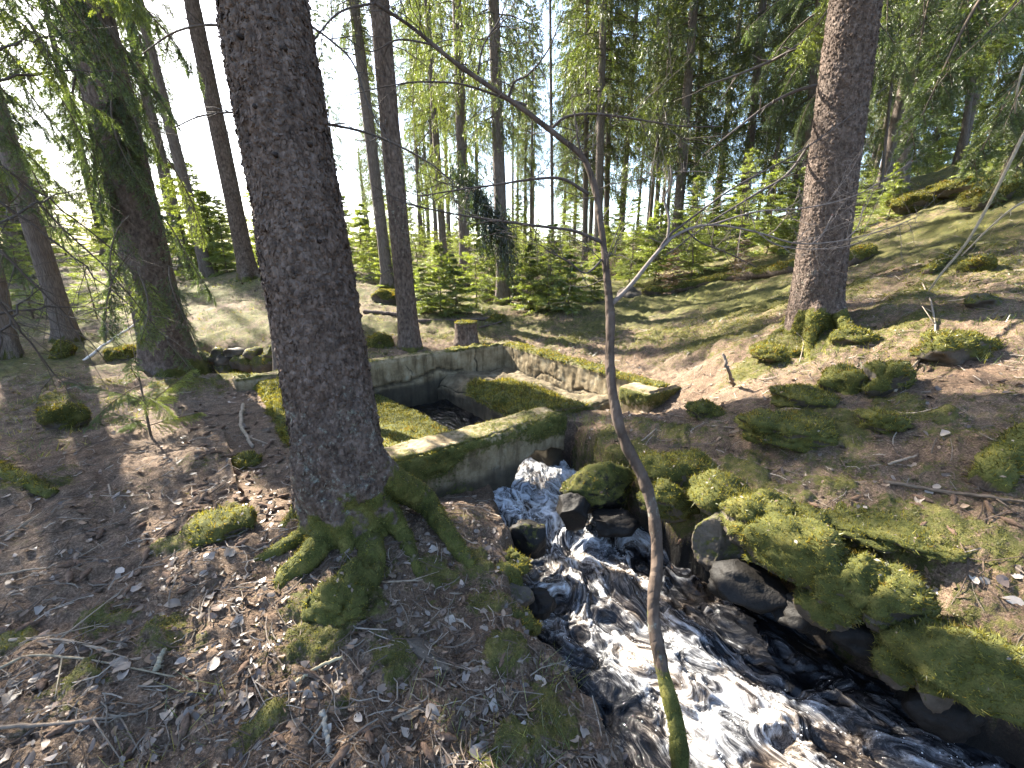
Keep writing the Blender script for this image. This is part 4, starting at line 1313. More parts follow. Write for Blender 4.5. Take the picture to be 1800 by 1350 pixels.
_unit = {}
def plant(label, base_px, top_px, w, crown=None, t=None, near=False, group=None, mat=None, dead=None, rot=None, cz=0.0, cs=1.0, name='spruce_tree', rad=None, csxy=1.0):
    """tree whose foot shows at base_px and whose axis passes top_px; w = trunk width in pixels"""
    if t is None:
        q, t = gpt(*base_px)
    else:
        q = P(*base_px, t)
    q[2] = g1(q[0], q[1]) - .05
    up = at_y(top_px[0], top_px[1], q[1])
    axis = nrm(up - q)
    offx = 1 / math.sqrt(1 + ((base_px[0] - 900) / FPX) ** 2)
    R = rad or max(.03, .5 * w * t / FPX * offx)
    sd = int(abs(base_px[0] * 7 + base_px[1] * 3)) % 1000
    e = empty(name, q, label, 'tree', group)
    e.rotation_euler = Vector((0, 0, 1)).rotation_difference(Vector(axis)).to_euler()
    rz = rot if rot is not None else (sd * 1.7)
    if near:
        me = trunk_mesh(sd, R, True); sc = (1, 1, 1); rzt = math.atan2(-q[1], -q[0])
    else:
        k = sd % 4
        if (k, mat) not in _unit:
            m_ = trunk_mesh(500 + k, 1.0, False)
            if mat: m_.materials[0] = mat
            _unit[(k, mat)] = m_
        me = _unit[(k, mat)]; sc = (R, R, 1); rzt = rz
    o = link('trunk', me, e); o.scale = sc; o.rotation_euler = (0, 0, rzt)
    if crown:
        cm, bm_ = CROWN[crown]
        for nm_, mm in (('crown', cm), ('branches', bm_)):
            c = link(nm_, mm, e); c['kind'] = 'stuff'; c.rotation_euler = (0, 0, rz); c.location = (0, 0, cz); c.scale = (cs * csxy, cs * csxy, cs)
    if dead is not None:
        d = link('dead_branches', DEAD[dead % 3], e); d.rotation_euler = (0, 0, rz); d['kind'] = 'stuff'
    return e
for root_, crn in ((big, 'mid2'), (rgt, 'mid')):
    for nm_, mm in zip(('crown', 'branches'), CROWN[crn]):
        c = link(nm_, mm, root_); c.rotation_euler = (0, 0, 1.0); c['kind'] = 'stuff'

TR = [
 ('broad spruce trunk behind hanging boughs on the left', (302,648), (160,60), 84, 'mid2', dict(csxy=.5, near=True, dead=0)),
 ('shaded mossy footed trunk left of the broad left spruce', (122,600), (22,278), 40, 'high', dict(csxy=.6, dead=1)),
 ('brown trunk cut by the left picture edge', (12,628), (-75,150), 46, 'high', dict(csxy=.6, dead=2)),
 ('slim dim trunk just right of the broad left spruce', (330,470), (237,85), 22, 'low2', dict(csxy=.66, dead=0)),
 ('slim reddish trunk left of the root spread spruce', (366,488), (285,165), 22, 'mid2', dict(csxy=.55, dead=1)),
 ('straight spruce with spread mossy roots left of big spruce', (438,490), (340,0), 31, 'high', dict(csxy=.6, near=True, dead=2)),
 ('paired spruce, the slimmer left trunk behind', (683,505), (622,0), 20, 'mid', dict(csxy=.5, dead=0)),
 ('paired spruce, the thicker right trunk beside the cut stump', (722,614), (666,0), 32, 'high', dict(csxy=.6, near=True, dead=1)),
 ('distant thin trunk left of the paired spruces', (648,424), (612,100), 11, 'low', dict()),
 ('distant thin trunk peeping right of the paired spruces', (716,428), (698,100), 10, 'mid', dict()),
 ('slender spruce right of the paired spruces', (780,425), (750,0), 13, 'low', dict(t=17, csxy=.7)),
 ('bough draped spruce left of the drooping curtain', (817,450), (803,0), 20, 'low', dict(dead=2, t=14, csxy=.65)),
 ('spruce wearing a dark drooping curtain of boughs', (885,462), (868,0), 22, 'low2', dict(dead=0, t=11.5, csxy=.65)),
 ('thinnest pole like trunk in the middle of the clearing', (973,448), (967,0), 6, 'high', dict(t=19)),
 ('left trunk of three behind the slim bare tree', (1030,425), (1033,0), 10, 'low2', dict(t=19)),
 ('middle and darkest trunk of three behind the bare tree', (1053,425), (1061,0), 15, 'mid', dict(t=17)),
 ('right trunk of three behind the slim bare tree', (1067,420), (1074,0), 10, 'low', dict(t=20)),
 ('very thin dark stem right of the three trunks', (1161,400), (1157,0), 5, 'high', dict(t=16)),
 ('dark foliage clad spruce in the centre right', (1192,405), (1220,0), 18, 'skirt', dict(cz=1.5, cs=1.1, t=15)),
 ('thin spruce close behind the dark clad spruce', (1222,400), (1236,0), 11, 'low', dict(t=18)),
 ('dark spruce midway between clad spruce and right spruce', (1310,380), (1338,40), 15, 'low', dict(t=15)),
 ('pale short trunk left of the right hand spruce', (1357,375), (1366,100), 12, 'low2', dict()),
 ('dark trunk rising just left of the right hand spruce', (1421,350), (1442,20), 22, 'low', dict(t=13)),
 ('leafy twin trunk right of the right hand spruce', (1580,345), (1622,60), 26, 'low', dict(dead=1)),
 ('slim trunk on ridge near the right picture edge', (1741,262), (1768,60), 20, 'low2', dict(dead=2)),
 ('darkest trunk on ridge at the right picture edge', (1768,258), (1795,0), 30, 'low', dict(dead=0)),
 ('thin ridge trunk left of the two edge trunks', (1690,285), (1715,80), 14, 'low', dict()),
 ('thin pinkish trunk on the ridge right of right spruce', (1530,330), (1555,100), 7, 'high', dict()),
 ('second thin pinkish trunk close by the leafy twin', (1548,335), (1572,100), 6, 'high', dict()),
]
for lb, bp, tp, w, cr, kw in TR:
    plant(lb, bp, tp, w, cr, **kw)
plant('thin brown trunk hidden close behind the big spruce', (500, 668), (478, 500), 26, None, t=6.6)
# spruces that stand out of the picture to the left and right and shade it
def plant_xy(label, x, y, R, crown, rot=0.0, group=None, cz=0.0, cs=1.0, name='spruce_tree', k=0, dead=None):
    z = g1(x, y)
    e = empty(name, (x, y, z - .05), label, 'tree', group)
    if (k, None) not in _unit:
        _unit[(k, None)] = trunk_mesh(500 + k, 1.0, False)
    o = link('trunk', _unit[(k, None)], e); o.scale = (R, R, cs)
    for nm_, mm in zip(('crown', 'branches'), CROWN[crown]):
        c = link(nm_, mm, e); c['kind'] = 'stuff'; c.rotation_euler = (0, 0, rot); c.location = (0, 0, cz); c.scale = (cs, cs, cs)
    if dead is not None:
        link('dead_branches', DEAD[dead % 3], e)
    return e
rg = np.random.default_rng(99)
SHADE = [(-22,20,.2,'skirt'),(-26,22,.2,'skirt'),(-23,25,.2,'skirt'),(-28,26,.2,'skirt'),(-20,24,.2,'skirt'),(-30,22,.2,'skirt'),(-14.5,9.0,.25,'low'),(-18,16,.2,'low'),(-19,8,.2,'low2')]
for i, (x, y, R, cr) in enumerate(SHADE):
    plant_xy('shady spruce among the dim trunks at the far left', x, y, R, cr, rg.uniform(0, 6), 'spruces of the dim left stand', k=i % 4)
# far stand: slim trunks behind the clearing
for i in range(64):
    th = math.radians(rg.uniform(-54, 54)); r = rg.uniform(26, 60)
    x, y = r * math.sin(th), r * math.cos(th)
    if abs(math.degrees(th) + 36) < 4 and r < 45: continue
    if -54 < math.degrees(th) < -41: continue
    if -41 < math.degrees(th) < -12 and r < 40: continue
    plant_xy('slim far spruce standing in the pale background forest', x, y, rg.uniform(.09, .17), rg.choice(['low2', 'mid', 'mid2', 'high', 'high']), rg.uniform(0, 6), 'slim spruces of the far forest', cs=rg.uniform(.75, 1.1), k=int(rg.integers(0, 4)))
for i in range(9):
    th = math.radians(rg.uniform(-6, 38)); r = rg.uniform(20, 34)
    x, y = r * math.sin(th), r * math.cos(th)
    plant_xy('bough hung spruce in the stand behind the clearing', x, y, rg.uniform(.09, .15), rg.choice(['low', 'low2', 'low2', 'mid']), rg.uniform(0, 6), 'spruces standing behind the clearing', cs=rg.uniform(.9, 1.2), k=int(rg.integers(0, 4)))
# ridge stand on the right
for i in range(16):
    x, y = rg.uniform(11, 26), rg.uniform(9, 30)
    plant_xy('spruce in the crowded stand behind the right ridge', x, y, rg.uniform(.10, .2), rg.choice(['low', 'low2', 'skirt']), rg.uniform(0, 6), 'spruces crowding behind the ridge', cs=rg.uniform(.8, 1.1), k=int(rg.integers(0, 4)))

# ------------------------------------------------------------------ young spruces
def young_spruce(seed, h, spread, mat_c=(1, 1, 1), leaf=.055, wid=.013, nt=17, nc=11, whorl=.105):
    rg = np.random.default_rng(seed)
    mb = MB(); wb = MB()
    hs = np.linspace(0, h, 12)
    sway = np.cumsum(rg.normal(size=(12, 2)) * .008 * h, 0)
    ax = np.column_stack([sway, hs])
    add_tube(wb, ax, np.linspace(.012 * h ** .7, .002, 12), 6, (.12, .09, .07))
    z = .06 * h
    while z < h:
        f = z / h
        L0 = spread * (1 - f) ** .75 * (.75 + .25 * rg.random()) + .04
        c0 = np.array([np.interp(z, hs, ax[:, 0]), np.interp(z, hs, ax[:, 1]), z])
        cz = c0.copy()
        k = rg.integers(4, 8)
        for b in range(k):
            ph = 2 * math.pi * (b + rg.uniform(-.35, .35)) / k + z * 9
            L = L0 * rg.uniform(.45, 1.2)
            c0 = cz + [0, 0, rg.uniform(-.5, .5) * whorl * h ** .5]
            e = np.array([math.cos(ph), math.sin(ph), 0]); la = np.array([-e[1], e[0], 0])
            t = np.linspace(0, 1, 6)
            rise = rg.uniform(-.35, .45) + .25 * f
            pts = c0 + np.outer(t * L, e) + np.stack([0 * t, 0 * t, L * (rise * t - .30 * t ** 2 + .18 * t ** 3)], 1)
            add_tube(wb, pts[::2][:3], [.0045, .003, .0015], 3, (.11, .085, .06), cap=False)
            n = max(4, int(nt * (.3 + .7 * L / spread)))
            ts = np.linspace(.12, 1, n)
            p0 = np.stack([np.interp(ts, t, pts[:, c]) for c in range(3)], 1)
            for sgn in (-1, 1):
                g = nrm(e * rg.uniform(.5, .9, (n, 1)) + la * sgn * rg.uniform(.5, 1.0, (n, 1)) + np.array([0, 0, -.25]) * rg.random((n, 1)))
                ll = L * .42 * (1 - ts * .65) * rg.uniform(.6, 1.2, n) + .03
                s = (np.arange(nc) + .3) / nc
                pp = p0[:, None] + g[:, None] * (ll[:, None] * s)[:, :, None]
                dd = g[:, None] * .9 + rg.normal(size=(n, nc, 3)) * .5
                tipc = (.75 + .5 * s)[None, :, None] * rg.uniform(.7, 1.25, (n, 1, 1))
                c = tipc * np.asarray(mat_c)
                V, F, C = blades(pp.reshape(-1, 3), dd.reshape(-1, 3), leaf * rg.uniform(.7, 1.3, n * nc), wid, rg, np.broadcast_to(c, (n, nc, 3)).reshape(-1, 3))
                mb.add(V, F, C)
        z += whorl * h ** .5 * rg.uniform(.7, 1.2)
    return mb, wb
YS = []
for i, (h, s) in enumerate(((1.6, .62), (2.2, .8), (1.1, .5), (3.2, 1.15), (2.6, .7))):
    a, b = young_spruce(700 + i, h, s)
    YS.append((a.mesh('foliage_%d' % i, M_NEEDLEY), b.mesh('stem_%d' % i, M_TWIG), h))
a, b = young_spruce(720, 1.3, .6, leaf=.04, nc=6)
YDRY = (a.mesh('foliage_dry', M_DRYN), b.mesh('stem_dry', M_TWIG), 1.3)

def young(label, px, py, hpx, kind, group=None, t=None, dry=False, rot=None):
    q, tt = gpt(px, py)
    if t:
        q = P(px, py, t); tt = t
        q[2] = g1(q[0], q[1])
    src = YDRY if dry else YS[kind]
    s = hpx * tt / FPX / src[2]
    e = empty('young_spruce', q - np.array([0, 0, .03]), label, 'sapling', group)
    for nm_, me in (('foliage', src[0]), ('stem', src[1])):
        o = link(nm_, me, e); o.scale = (s, s, s); o.rotation_euler = (0, 0, rot if rot is not None else px * .37)
    return e
YL = [
 (775,552,120,0,'young spruce nearest the thicker paired trunk'),(800,548,95,2,'small young spruce beside the one by paired trunk'),(835,545,150,1,'young spruce left of the drooping bough curtain'),
 (745,548,80,2,'short young spruce touching the thicker paired trunk'),(930,545,115,0,'young spruce under the curtain on its right'),(965,548,150,1,'fullest young spruce in the middle of the clearing'),
 (1000,545,100,2,'small young spruce right of the fullest one'),(1045,530,70,2,'little bright young spruce behind the bare tree'),(1105,505,150,3,'wide young spruce seen through the bare tree fork'),
 (1150,495,130,0,'bright young spruce right of the bare tree fork'),(1215,490,170,3,'broad bright young spruce near the mossy log'),(1290,470,190,3,'large bright young spruce left of the right spruce'),
 (1345,450,160,1,'tall young spruce close to the right spruce'),(1390,440,140,4,'young spruce touching the right spruce on its left'),(1250,440,150,4,'slim young spruce behind the broad bright one'),
 (905,520,110,4,'yellowish young spruce behind the drooping curtain'),(860,520,90,0,'young spruce in the shade of the drooping curtain'),(720,505,70,2,'little young spruce behind the paired trunks'),
 (480,470,110,1,'young spruce just right of the root spread spruce'),(400,480,130,4,'young spruce left of the root spread spruce'),(520,480,110,0,'young spruce peeping out left of big spruce'),
 (610,480,130,1,'young spruce peeping out right of big spruce'),(640,470,100,2,'small young spruce left of the slimmer paired trunk'),(1085,470,120,4,'young spruce at the back behind the three trunks'),
 (170,560,170,3,'young spruce with bright tips at the left behind trunks'),(250,520,150,4,'young spruce behind the broad left spruce'),(60,560,190,3,'young spruce at the left edge between trunks'),
 (1510,415,110,3,'dark young spruce right behind the right spruce'),(1560,385,90,0,'dark low young spruce on the ridge slope'),(1700,330,110,3,'dark spreading young spruce on the right ridge'),(1760,310,120,3,'dark young spruce at the right edge on the ridge'),
]
for px, py, hp, k, lb in YL:
    young(lb, px, py, hp, k)
young('reddish brown dying young spruce beside the mossy log', 1178, 515, 78, 0, dry=True)
young('second dying brown sapling behind the mossy log', 1300, 490, 70, 0, dry=True)
for i in range(170):
    th = math.radians(rg.uniform(-56, 50)); r = rg.uniform(19, 46)
    x, y = r * math.sin(th), r * math.cos(th)
    if x > 9 and y < 20: continue
    k = int(rg.integers(0, 5)); s = rg.uniform(.55, 1.25) * (1 + .5 * (abs(th) > .5))
    e = empty('young_spruce', (x, y, g1(x, y) - .05), 'pale young spruce in the thicket beyond the clearing', 'sapling', 'young spruces of the far thicket')
    for nm_, me in (('foliage', YS[k][0]), ('stem', YS[k][1])):
        o = link(nm_, me, e); o.scale = (s * 1.1, s * 1.1, s); o.rotation_euler = (0, 0, rg.uniform(0, 6))

# bare pinkish shrubs between the saplings
def bare_shrub(seed):
    rg_ = np.random.default_rng(seed); mb = MB()
    for i in range(26):
        d = nrm(np.array([rg_.normal() * .5, rg_.normal() * .5, 1.0])); L = rg_.uniform(.6, 1.5)
        q = np.array([np.zeros(3) + rg_.normal(size=3) * [.08, .08, 0], d * L * .5 + rg_.normal(size=3) * .05, d * L + rg_.normal(size=3) * .12])
        q = spline(q, 6); add_tube(mb, q, np.linspace(.008, .002, 6), 3, np.array([.20, .145, .125]) * rg_.uniform(.7, 1.2), cap=False)
        for j in range(6):
            k = rg_.integers(2, 6); e = nrm(d + rg_.normal(size=3) * .8) * rg_.uniform(.1, .4)
            add_tube(mb, np.stack([q[k], q[k] + e * .5, q[k] + e]), [.004, .003, .0015], 3, np.array([.21, .15, .13]) * rg_.uniform(.7, 1.2), cap=False)
    return mb.mesh('shrub_%d' % seed, M_TWIG)
SH = [bare_shrub(i) for i in range(3)]
for i in range(16):
    th = math.radians(rg.uniform(-22, 22)); r = rg.uniform(13, 22)
    x, y = r * math.sin(th), r * math.cos(th)
    o = link('bare_shrub', SH[i % 3], None, (x, y, g1(x, y) - .03)); s = rg.uniform(.8, 1.5); o.scale = (s, s, s); o.rotation_euler = (0, 0, rg.uniform(0, 6))
    tag(o, 'leafless pinkish brown shrub in the clearing behind the basin', 'shrub', 'bare shrubs of the clearing')
for i in range(46):
    th = math.radians(rg.uniform(-20, 24)); r = rg.uniform(13, 20)
    x, y = r * math.sin(th), r * math.cos(th)
    k = int(rg.integers(0, 5)); s = rg.uniform(.35, .8)
    e = empty('young_spruce', (x, y, g1(x, y) - .05), 'small fresh green spruce seedling in the clearing', 'sapling', 'spruce seedlings of the clearing')
    e.rotation_euler = (rg.normal() * .08, rg.normal() * .08, 0)
    for nm_, me in (('foliage', YS[k][0]), ('stem', YS[k][1])):
        o = link(nm_, me, e); o.scale = (s * rg.uniform(.9, 1.5), s * 1.2, s); o.rotation_euler = (0, 0, rg.uniform(0, 6))
# ------------------------------------------------------------------ fine spruce boughs that hang near the camera
def fine_bough(seed, L=1.0, nt=24, tl=.30, sub=8, sl=.085, nd=760, nlen=.018, nw=.0034, droop=.35):
    rg = np.random.default_rng(seed)
    wb = MB(); nb = MB()
    t = np.linspace(0, 1, 12)
    ax = np.stack([t * L, .05 * L * np.sin(t * 4 + seed), -droop * L * t ** 1.7 + .08 * L * t ** 4], 1)
    add_tube(wb, ax, np.linspace(.010, .002, 12), 5, (.10, .075, .055), cap=False)
    segs = []
    for i in range(nt):
        f = .12 + .88 * (i + rg.uniform(-.3, .3)) / nt
        f = min(f, .99)
        p = np.array([np.interp(f, t, ax[:, c]) for c in range(3)])
        sg = 1 if i % 2 else -1
        l = tl * (1 - f * .65) * rg.uniform(.6, 1.2)
        d = nrm(np.array([rg.uniform(.4, .8), sg * rg.uniform(.4, .9), -rg.uniform(.2, 1.0)]))
        q = p + np.outer(np.linspace(0, 1, 5) * l, d); q[:, 2] -= l * .35 * np.linspace(0, 1, 5) ** 2
        add_tube(wb, q[::2], [.003, .002, .001], 3, (.10, .075, .05), cap=False)
        segs.append((q[0], q[-1]))
        for j in range(sub):
            g = .15 + .85 * j / sub
            a = np.array([np.interp(g, np.linspace(0, 1, 5), q[:, c]) for c in range(3)])
            s2 = 1 if j % 2 else -1
            e = nrm(d * .7 + np.cross(d, [0, 0, 1]) * s2 * rg.uniform(.4, .9) + np.array([0, 0, -rg.uniform(0, .5)]))
            segs.append((a, a + e * sl * (1 - g * .5) * rg.uniform(.6, 1.3)))
    A = np.array([s[0] for s in segs]); Bq = np.array([s[1] for s in segs])
    ln = np.linalg.norm(Bq - A, axis=1)
    n = int(ln.sum() * nd)
    i = rg.choice(len(ln), n, p=ln / ln.sum())
    u = rg.random(n)[:, None]
    p = A[i] + (Bq[i] - A[i]) * u
    d = nrm(Bq[i] - A[i]) * .55 + nrm(rg.normal(size=(n, 3))) * .75
    c = (.65 + .6 * rg.random((len(ln), 1)) * np.ones((1, 3)))[i] * (.8 + .4 * u) * np.array([1, 1, .9])
    V, F, C = blades(p, d, nlen * rg.uniform(.7, 1.2, n), nw, rg, c)
    nb.add(V, F, C)
    return nb.mesh('bough_needles_%d' % seed, M_NEEDLEY if seed == 904 else M_NEEDLE), wb.mesh('bough_wood_%d' % seed, M_TWIG)
FB = [fine_bough(901), fine_bough(902, droop=.6), fine_bough(903, nt=18, tl=.24, droop=.5), fine_bough(904, droop=.2, nt=28)]

def hang_bough(parent, p0, p1, kind, sc=None, roll=0.0):
    """bough from p0 towards p1 (world), as a part of parent"""
    p0 = np.asarray(p0); p1 = np.asarray(p1)
    L = np.linalg.norm(p1 - p0)
    dx = nrm(p1 - p0)
    up = np.array([0, 0, 1.0])
    yv = nrm(np.cross(up, dx)); zv = np.cross(dx, yv)
    M = Matrix(np.column_stack([dx, yv, zv]).tolist()).to_4x4() @ Matrix.Rotation(roll, 4, 'X')
    b = bpy.data.objects.new('bough', FB[kind][1]); COL.objects.link(b)
    b.parent = parent
    W = Matrix.Translation(Vector(p0)) @ M @ Matrix.Diagonal((L, L, L, 1))
    Pm = Matrix.Translation(parent.location) @ parent.rotation_euler.to_matrix().to_4x4()
    b.matrix_local = Pm.inverted() @ W
    nd = bpy.data.objects.new('needles', FB[kind][0]); COL.objects.link(nd)
    nd.parent = b
    return b

LT = np.array([-4.4, 2.9, 0]); LT[2] = g1(LT[0], LT[1])
ltree = empty('spruce_tree', LT, 'spruce whose boughs hang in over the upper left corner', 'tree')
o = link('trunk', _unit[(0, None)] if (0, None) in _unit else trunk_mesh(500, 1.0, False), ltree); o.scale = (.2, .2, 1)
for nm_, mm in zip(('crown', 'branches'), CROWN['mid']):
    c = link(nm_, mm, ltree); c.rotation_euler = (0, 0, .4); c['kind'] = 'stuff'
rb = np.random.default_rng(31)
# boughs reaching into the picture: start pixel, end pixel, depth
for (ax_, ay_, bx_, by_, t0, t1, k) in [
    (-120,-60,170,60,3.4,3.6,0),(-80,-160,240,20,3.6,4.0,1),(-150,40,120,170,3.0,3.3,2),(-60,60,210,150,4.0,4.3,0),(-120,150,150,260,3.4,3.9,1),(-60,-100,120,110,2.9,3.0,3),
    (-140,230,110,330,3.3,3.7,2),(0,-150,330,40,4.4,4.8,1),(60,-120,300,140,4.6,5.0,0),(-140,300,90,420,3.0,3.3,1),(-60,20,60,220,3.9,4.0,1),(150,-140,330,90,5.0,5.4,2),(-100,-30,60,120,3.2,3.3,3),(-40,-180,260,-20,3.6,3.8,3),
    (-40,-60,190,40,2.8,2.9,2),(20,-140,250,-30,3.2,3.4,3),(-90,90,60,190,2.7,2.8,0),(-120,200,30,300,2.8,2.9,3),(60,-60,260,90,4.2,4.4,2),(120,-130,380,60,5.6,6.0,0),(10,120,150,230,4.8,5,0),(30,250,160,380,5,5.2,1),(-60,330,70,470,4.2,4.4,0),
    (40,40,230,200,5.2,5.4,1),(90,150,215,290,5.2,5.6,0)]:
    hang_bough(ltree, P(ax_, ay_, t0), P(bx_, by_, t1), k)
# bare whips of the same spruce sweeping down over the left flat
def sag(p0, p1, n=14, s=.06, seed=0):
    t = np.linspace(0, 1, n)[:, None]
    q = np.asarray(p0) * (1 - t) + np.asarray(p1) * t
    q[:, 2] += s * np.linalg.norm(np.asarray(p1) - p0) * (np.sin(t[:, 0] * math.pi))
    q[1:-1] += np.random.default_rng(seed).normal(size=(n - 2, 3)) * .008
    return q
for i, (ax_, ay_, bx_, by_, t0, t1) in enumerate([(-60,240,330,640,3.0,4.2),(-40,330,250,560,2.8,3.6),(-60,390,190,640,2.7,3.4),(-30,270,280,520,3.2,4.4),(-60,470,120,690,2.5,3.0),(-40,150,240,130,3.0,3.6),(-40,420,160,330,2.9,3.6),(-60,120,110,60,2.8,3.0),(-40,560,200,545,2.8,3.5),(-20,640,70,500,2.6,2.9)]):
    mb = MB()
    q = sag(P(ax_, ay_, t0), P(bx_, by_, t1), seed=i)
    add_tube(mb, q, np.linspace(.011, .0025, 14), 6, (.075, .06, .05))
    for j in range(14):
        k = rb.integers(2, 13)
        d = nrm(np.array([rb.uniform(-.2, .9), rb.normal() * .4, -rb.uniform(-.3, .9)])) * rb.uniform(.1, .5)
        pp = np.stack([q[k], q[k] + d * .5 + rb.normal(size=3) * .015, q[k] + d])
        add_tube(mb, pp, [.0035, .0025, .001], 3, (.085, .07, .055), cap=False)
    mb.build('bare_branch', M_TWIG, ltree, LT)

# low fresh sapling on the left flat, boughs low on the broad left spruce
def tree_named(lbl):
    return next(o for o in bpy.data.objects if o.get('label') == lbl)
lbroad = tree_named('broad spruce trunk behind hanging boughs on the left')
for (ax_, ay_, bx_, by_, t0, t1, k) in [(225,440,150,560,6.0,5.2,0),(300,470,335,560,6.1,5.6,1),(250,470,240,580,6.0,5.2,3),(300,600,340,640,6.2,5.8,2),(230,380,110,480,6.0,5.2,1),(290,390,400,500,6.4,6.6,0),(215,250,120,340,6.2,5.6,1),(210,180,260,300,6.2,5.6,1),(190,150,230,260,6.0,5.4,0),(170,60,240,180,6.0,5.5,2),(300,280,370,420,7,7.2,3),(130,-40,60,120,6,5.4,1),(160,20,90,180,6,5.6,0),(190,-60,300,70,6.2,6.4,1),(200,60,330,170,6.4,6.6,2),(170,-20,150,140,5.8,5.2,1),(210,120,310,260,6.4,6.6,0),(150,110,60,260,6,5.2,1),(180,200,90,330,6,5.4,2),(220,300,320,400,6.6,6.8,1)]:
    hang_bough(lbroad, P(ax_, ay_, t0), P(bx_, by_, t1), k)
SAPB, SAPT = gpt(265, 765)
sap = empty('young_spruce', SAPB, 'sunlit low spruce sapling on the left flat', 'sapling')
for k, (dx, dz, dy) in enumerate([(-.42,.30,.1),(.45,.22,.05),(.1,.30,-.35),(-.15,.42,.3),(.3,.5,.2),(-.3,.55,-.1),(0,.75,0),(.42,.08,-.2),(-.5,.1,-.15),(.2,.62,-.2)]):
    z0 = .04 + .055 * k
    hang_bough(sap, SAPB + np.array([0, 0, z0]), SAPB + np.array([dx, dy, dz + z0 * .5]), (0, 3, 2)[k % 3])
mb = MB(); add_tube(mb, SAPB + np.outer(np.linspace(-.03, .85, 8), [.03, .02, 1]), np.linspace(.012, .003, 8), 6, (.1, .08, .06)); mb.build('stem', M_TWIG, sap, SAPB)

# boughs of the right spruce and of a spruce out of the picture on the right
for (ax_, ay_, bx_, by_, t0, t1, k) in [(1470,60,1330,110,5.2,5.0,1),(1460,10,1290,60,5.2,5.0,1),(1450,150,1360,230,5.2,5.2,1),(1510,-40,1590,80,5.2,5.0,0),(1520,20,1650,110,5.3,5.2,0),(1500,-80,1400,40,5.0,4.4,3),(1460,-60,1300,-10,5.0,4.8,0),(1530,60,1600,170,5.4,5.5,1),(1440,230,1350,300,5.4,5.6,2)]:
    hang_bough(rgt, P(ax_, ay_, t0), P(bx_, by_, t1), k)
RT = np.array([8.6, 5.0, 0]); RT[2] = g1(RT[0], RT[1])
rtree = empty('spruce_tree', RT, 'spruce whose boughs hang in over the upper right corner', 'tree')
o = link('trunk', _unit[(0, None)] if (0, None) in _unit else trunk_mesh(500, 1.0, False), rtree); o.scale = (.2, .2, 1)
for nm_, mm in zip(('crown', 'branches'), CROWN['mid']):
    link(nm_, mm, rtree)['kind'] = 'stuff'
for (ax_, ay_, bx_, by_, t0, t1, k) in [(1900,-80,1640,40,6.0,5.6,0),(1960,120,1780,230,6.2,6.0,0),(1900,-60,1680,-20,5.2,5.0,2),(1760,-140,1660,60,6.2,6.1,1),(1820,-100,1740,120,6.8,6.6,1),(1700,-120,1560,60,7.2,7,1),(1880,140,1700,220,6.8,6.6,0),(1780,-60,1620,140,7.4,7.2,0),(1860,0,1800,190,6,5.9,1),(1650,-120,1600,60,7,6.9,2),(1720,-60,1700,130,7.4,7.3,1),(1600,-140,1540,20,6.5,6.3,1),(1920,20,1690,120,6.2,5.8,1),(1880,-140,1560,-10,6.0,5.4,1),(1930,90,1720,200,6.4,6.2,1),(1900,40,1760,160,5.4,5.2,0),(1850,-120,1700,70,5.8,5.6,3),(1800,-150,1600,100,6.6,6.4,0)]:
    hang_bough(rtree, P(ax_, ay_, t0), P(bx_, by_, t1), k)
# dark drooping curtain on the spruce in the middle
cur = tree_named('spruce wearing a dark drooping curtain of boughs')
ct = 17.0
ct = 10.8
rc = np.random.default_rng(5)
mbc = MB()
for i in range(430):
    f = rc.random() ** .8
    px = 798 + 92 * f + rc.normal() * 10; py = 285 + 120 * f + rc.normal() * 12
    p0 = P(px, py, ct - .6 + rc.normal() * .35)
    l = rc.uniform(.3, 1.35) * (.5 + .8 * f)
    n = 24
    s = np.linspace(0, 1, n)[:, None]
    g = np.array([rc.normal() * .10 + .08, rc.normal() * .1, -1.0])
    pp = p0 + g * l * s
    c = rc.uniform(.18, .5) * np.ones((n, 3)) * np.array([.95, 1, .9])
    V, F, C = blades(pp, nrm(g)[None] * .9 + rc.normal(size=(n, 3)) * .45, .10 * rc.uniform(.7, 1.3, n), .026, rc, c)
    mbc.add(V, F, C)
Pm = (Matrix.Translation(cur.location) @ cur.rotation_euler.to_matrix().to_4x4()).inverted()
V, F, at = mbc.data()
V = V @ np.array(Pm.to_3x3()).T + np.array(Pm.translation)
me = mesh_of('curtain', V, F, M_NEEDLE, True, at)
o = link('hanging_boughs', me, cur); o['label'] = 'dark curtain of hanging needles'

# ------------------------------------------------------------------ the slim bare tree by the water
def pxline(pts, n, k=1.0):
    """pts: (px, py, depth, radius px) -> world points and radii"""
    a = np.array([[*P(p[0], p[1], p[2]), p[3] * p[2] / FPX] for p in pts])
    q = spline(a, n)
    return q[:, :3], np.maximum(q[:, 3] * k, .0008)
trunk_px = [(1197,1395,1.70,19),(1195,1340,1.72,19),(1188,1270,1.76,18),(1165,1180,1.82,15.5),(1148,1080,1.88,13.5),(1155,980,1.93,13),(1148,900,1.96,12.5),(1130,840,1.98,12.5),(1100,780,2.0,12),(1082,720,2.0,11.5),(1072,640,2.02,10.5),(1073,560,2.03,10.5),(1066,480,2.04,8.5),(1057,400,2.06,8),(1045,330,2.08,8),(1025,278,2.1,8),(985,243,2.12,7),(930,200,2.14,7),(880,165,2.16,6.5),(800,110,2.2,6),(720,45,2.24,5),(660,5,2.28,4.5),(600,-50,2.3,4),(500,-140,2.3,3)]
tq, tr2 = pxline(trunk_px, 150)
tr2 = tr2 * np.interp(np.arange(150), [0, 70, 95, 150], [.82, .78, .66, .58])
SB = tq[0].copy()
slim = empty('alder_sapling', SB, 'slim crooked bare tree leaning out beside the brook', 'tree')
V, Q, T = tube(tq, tr2 * (1 + .06 * np.sin(np.arange(150) * .9)), 14, True, .10, 3)
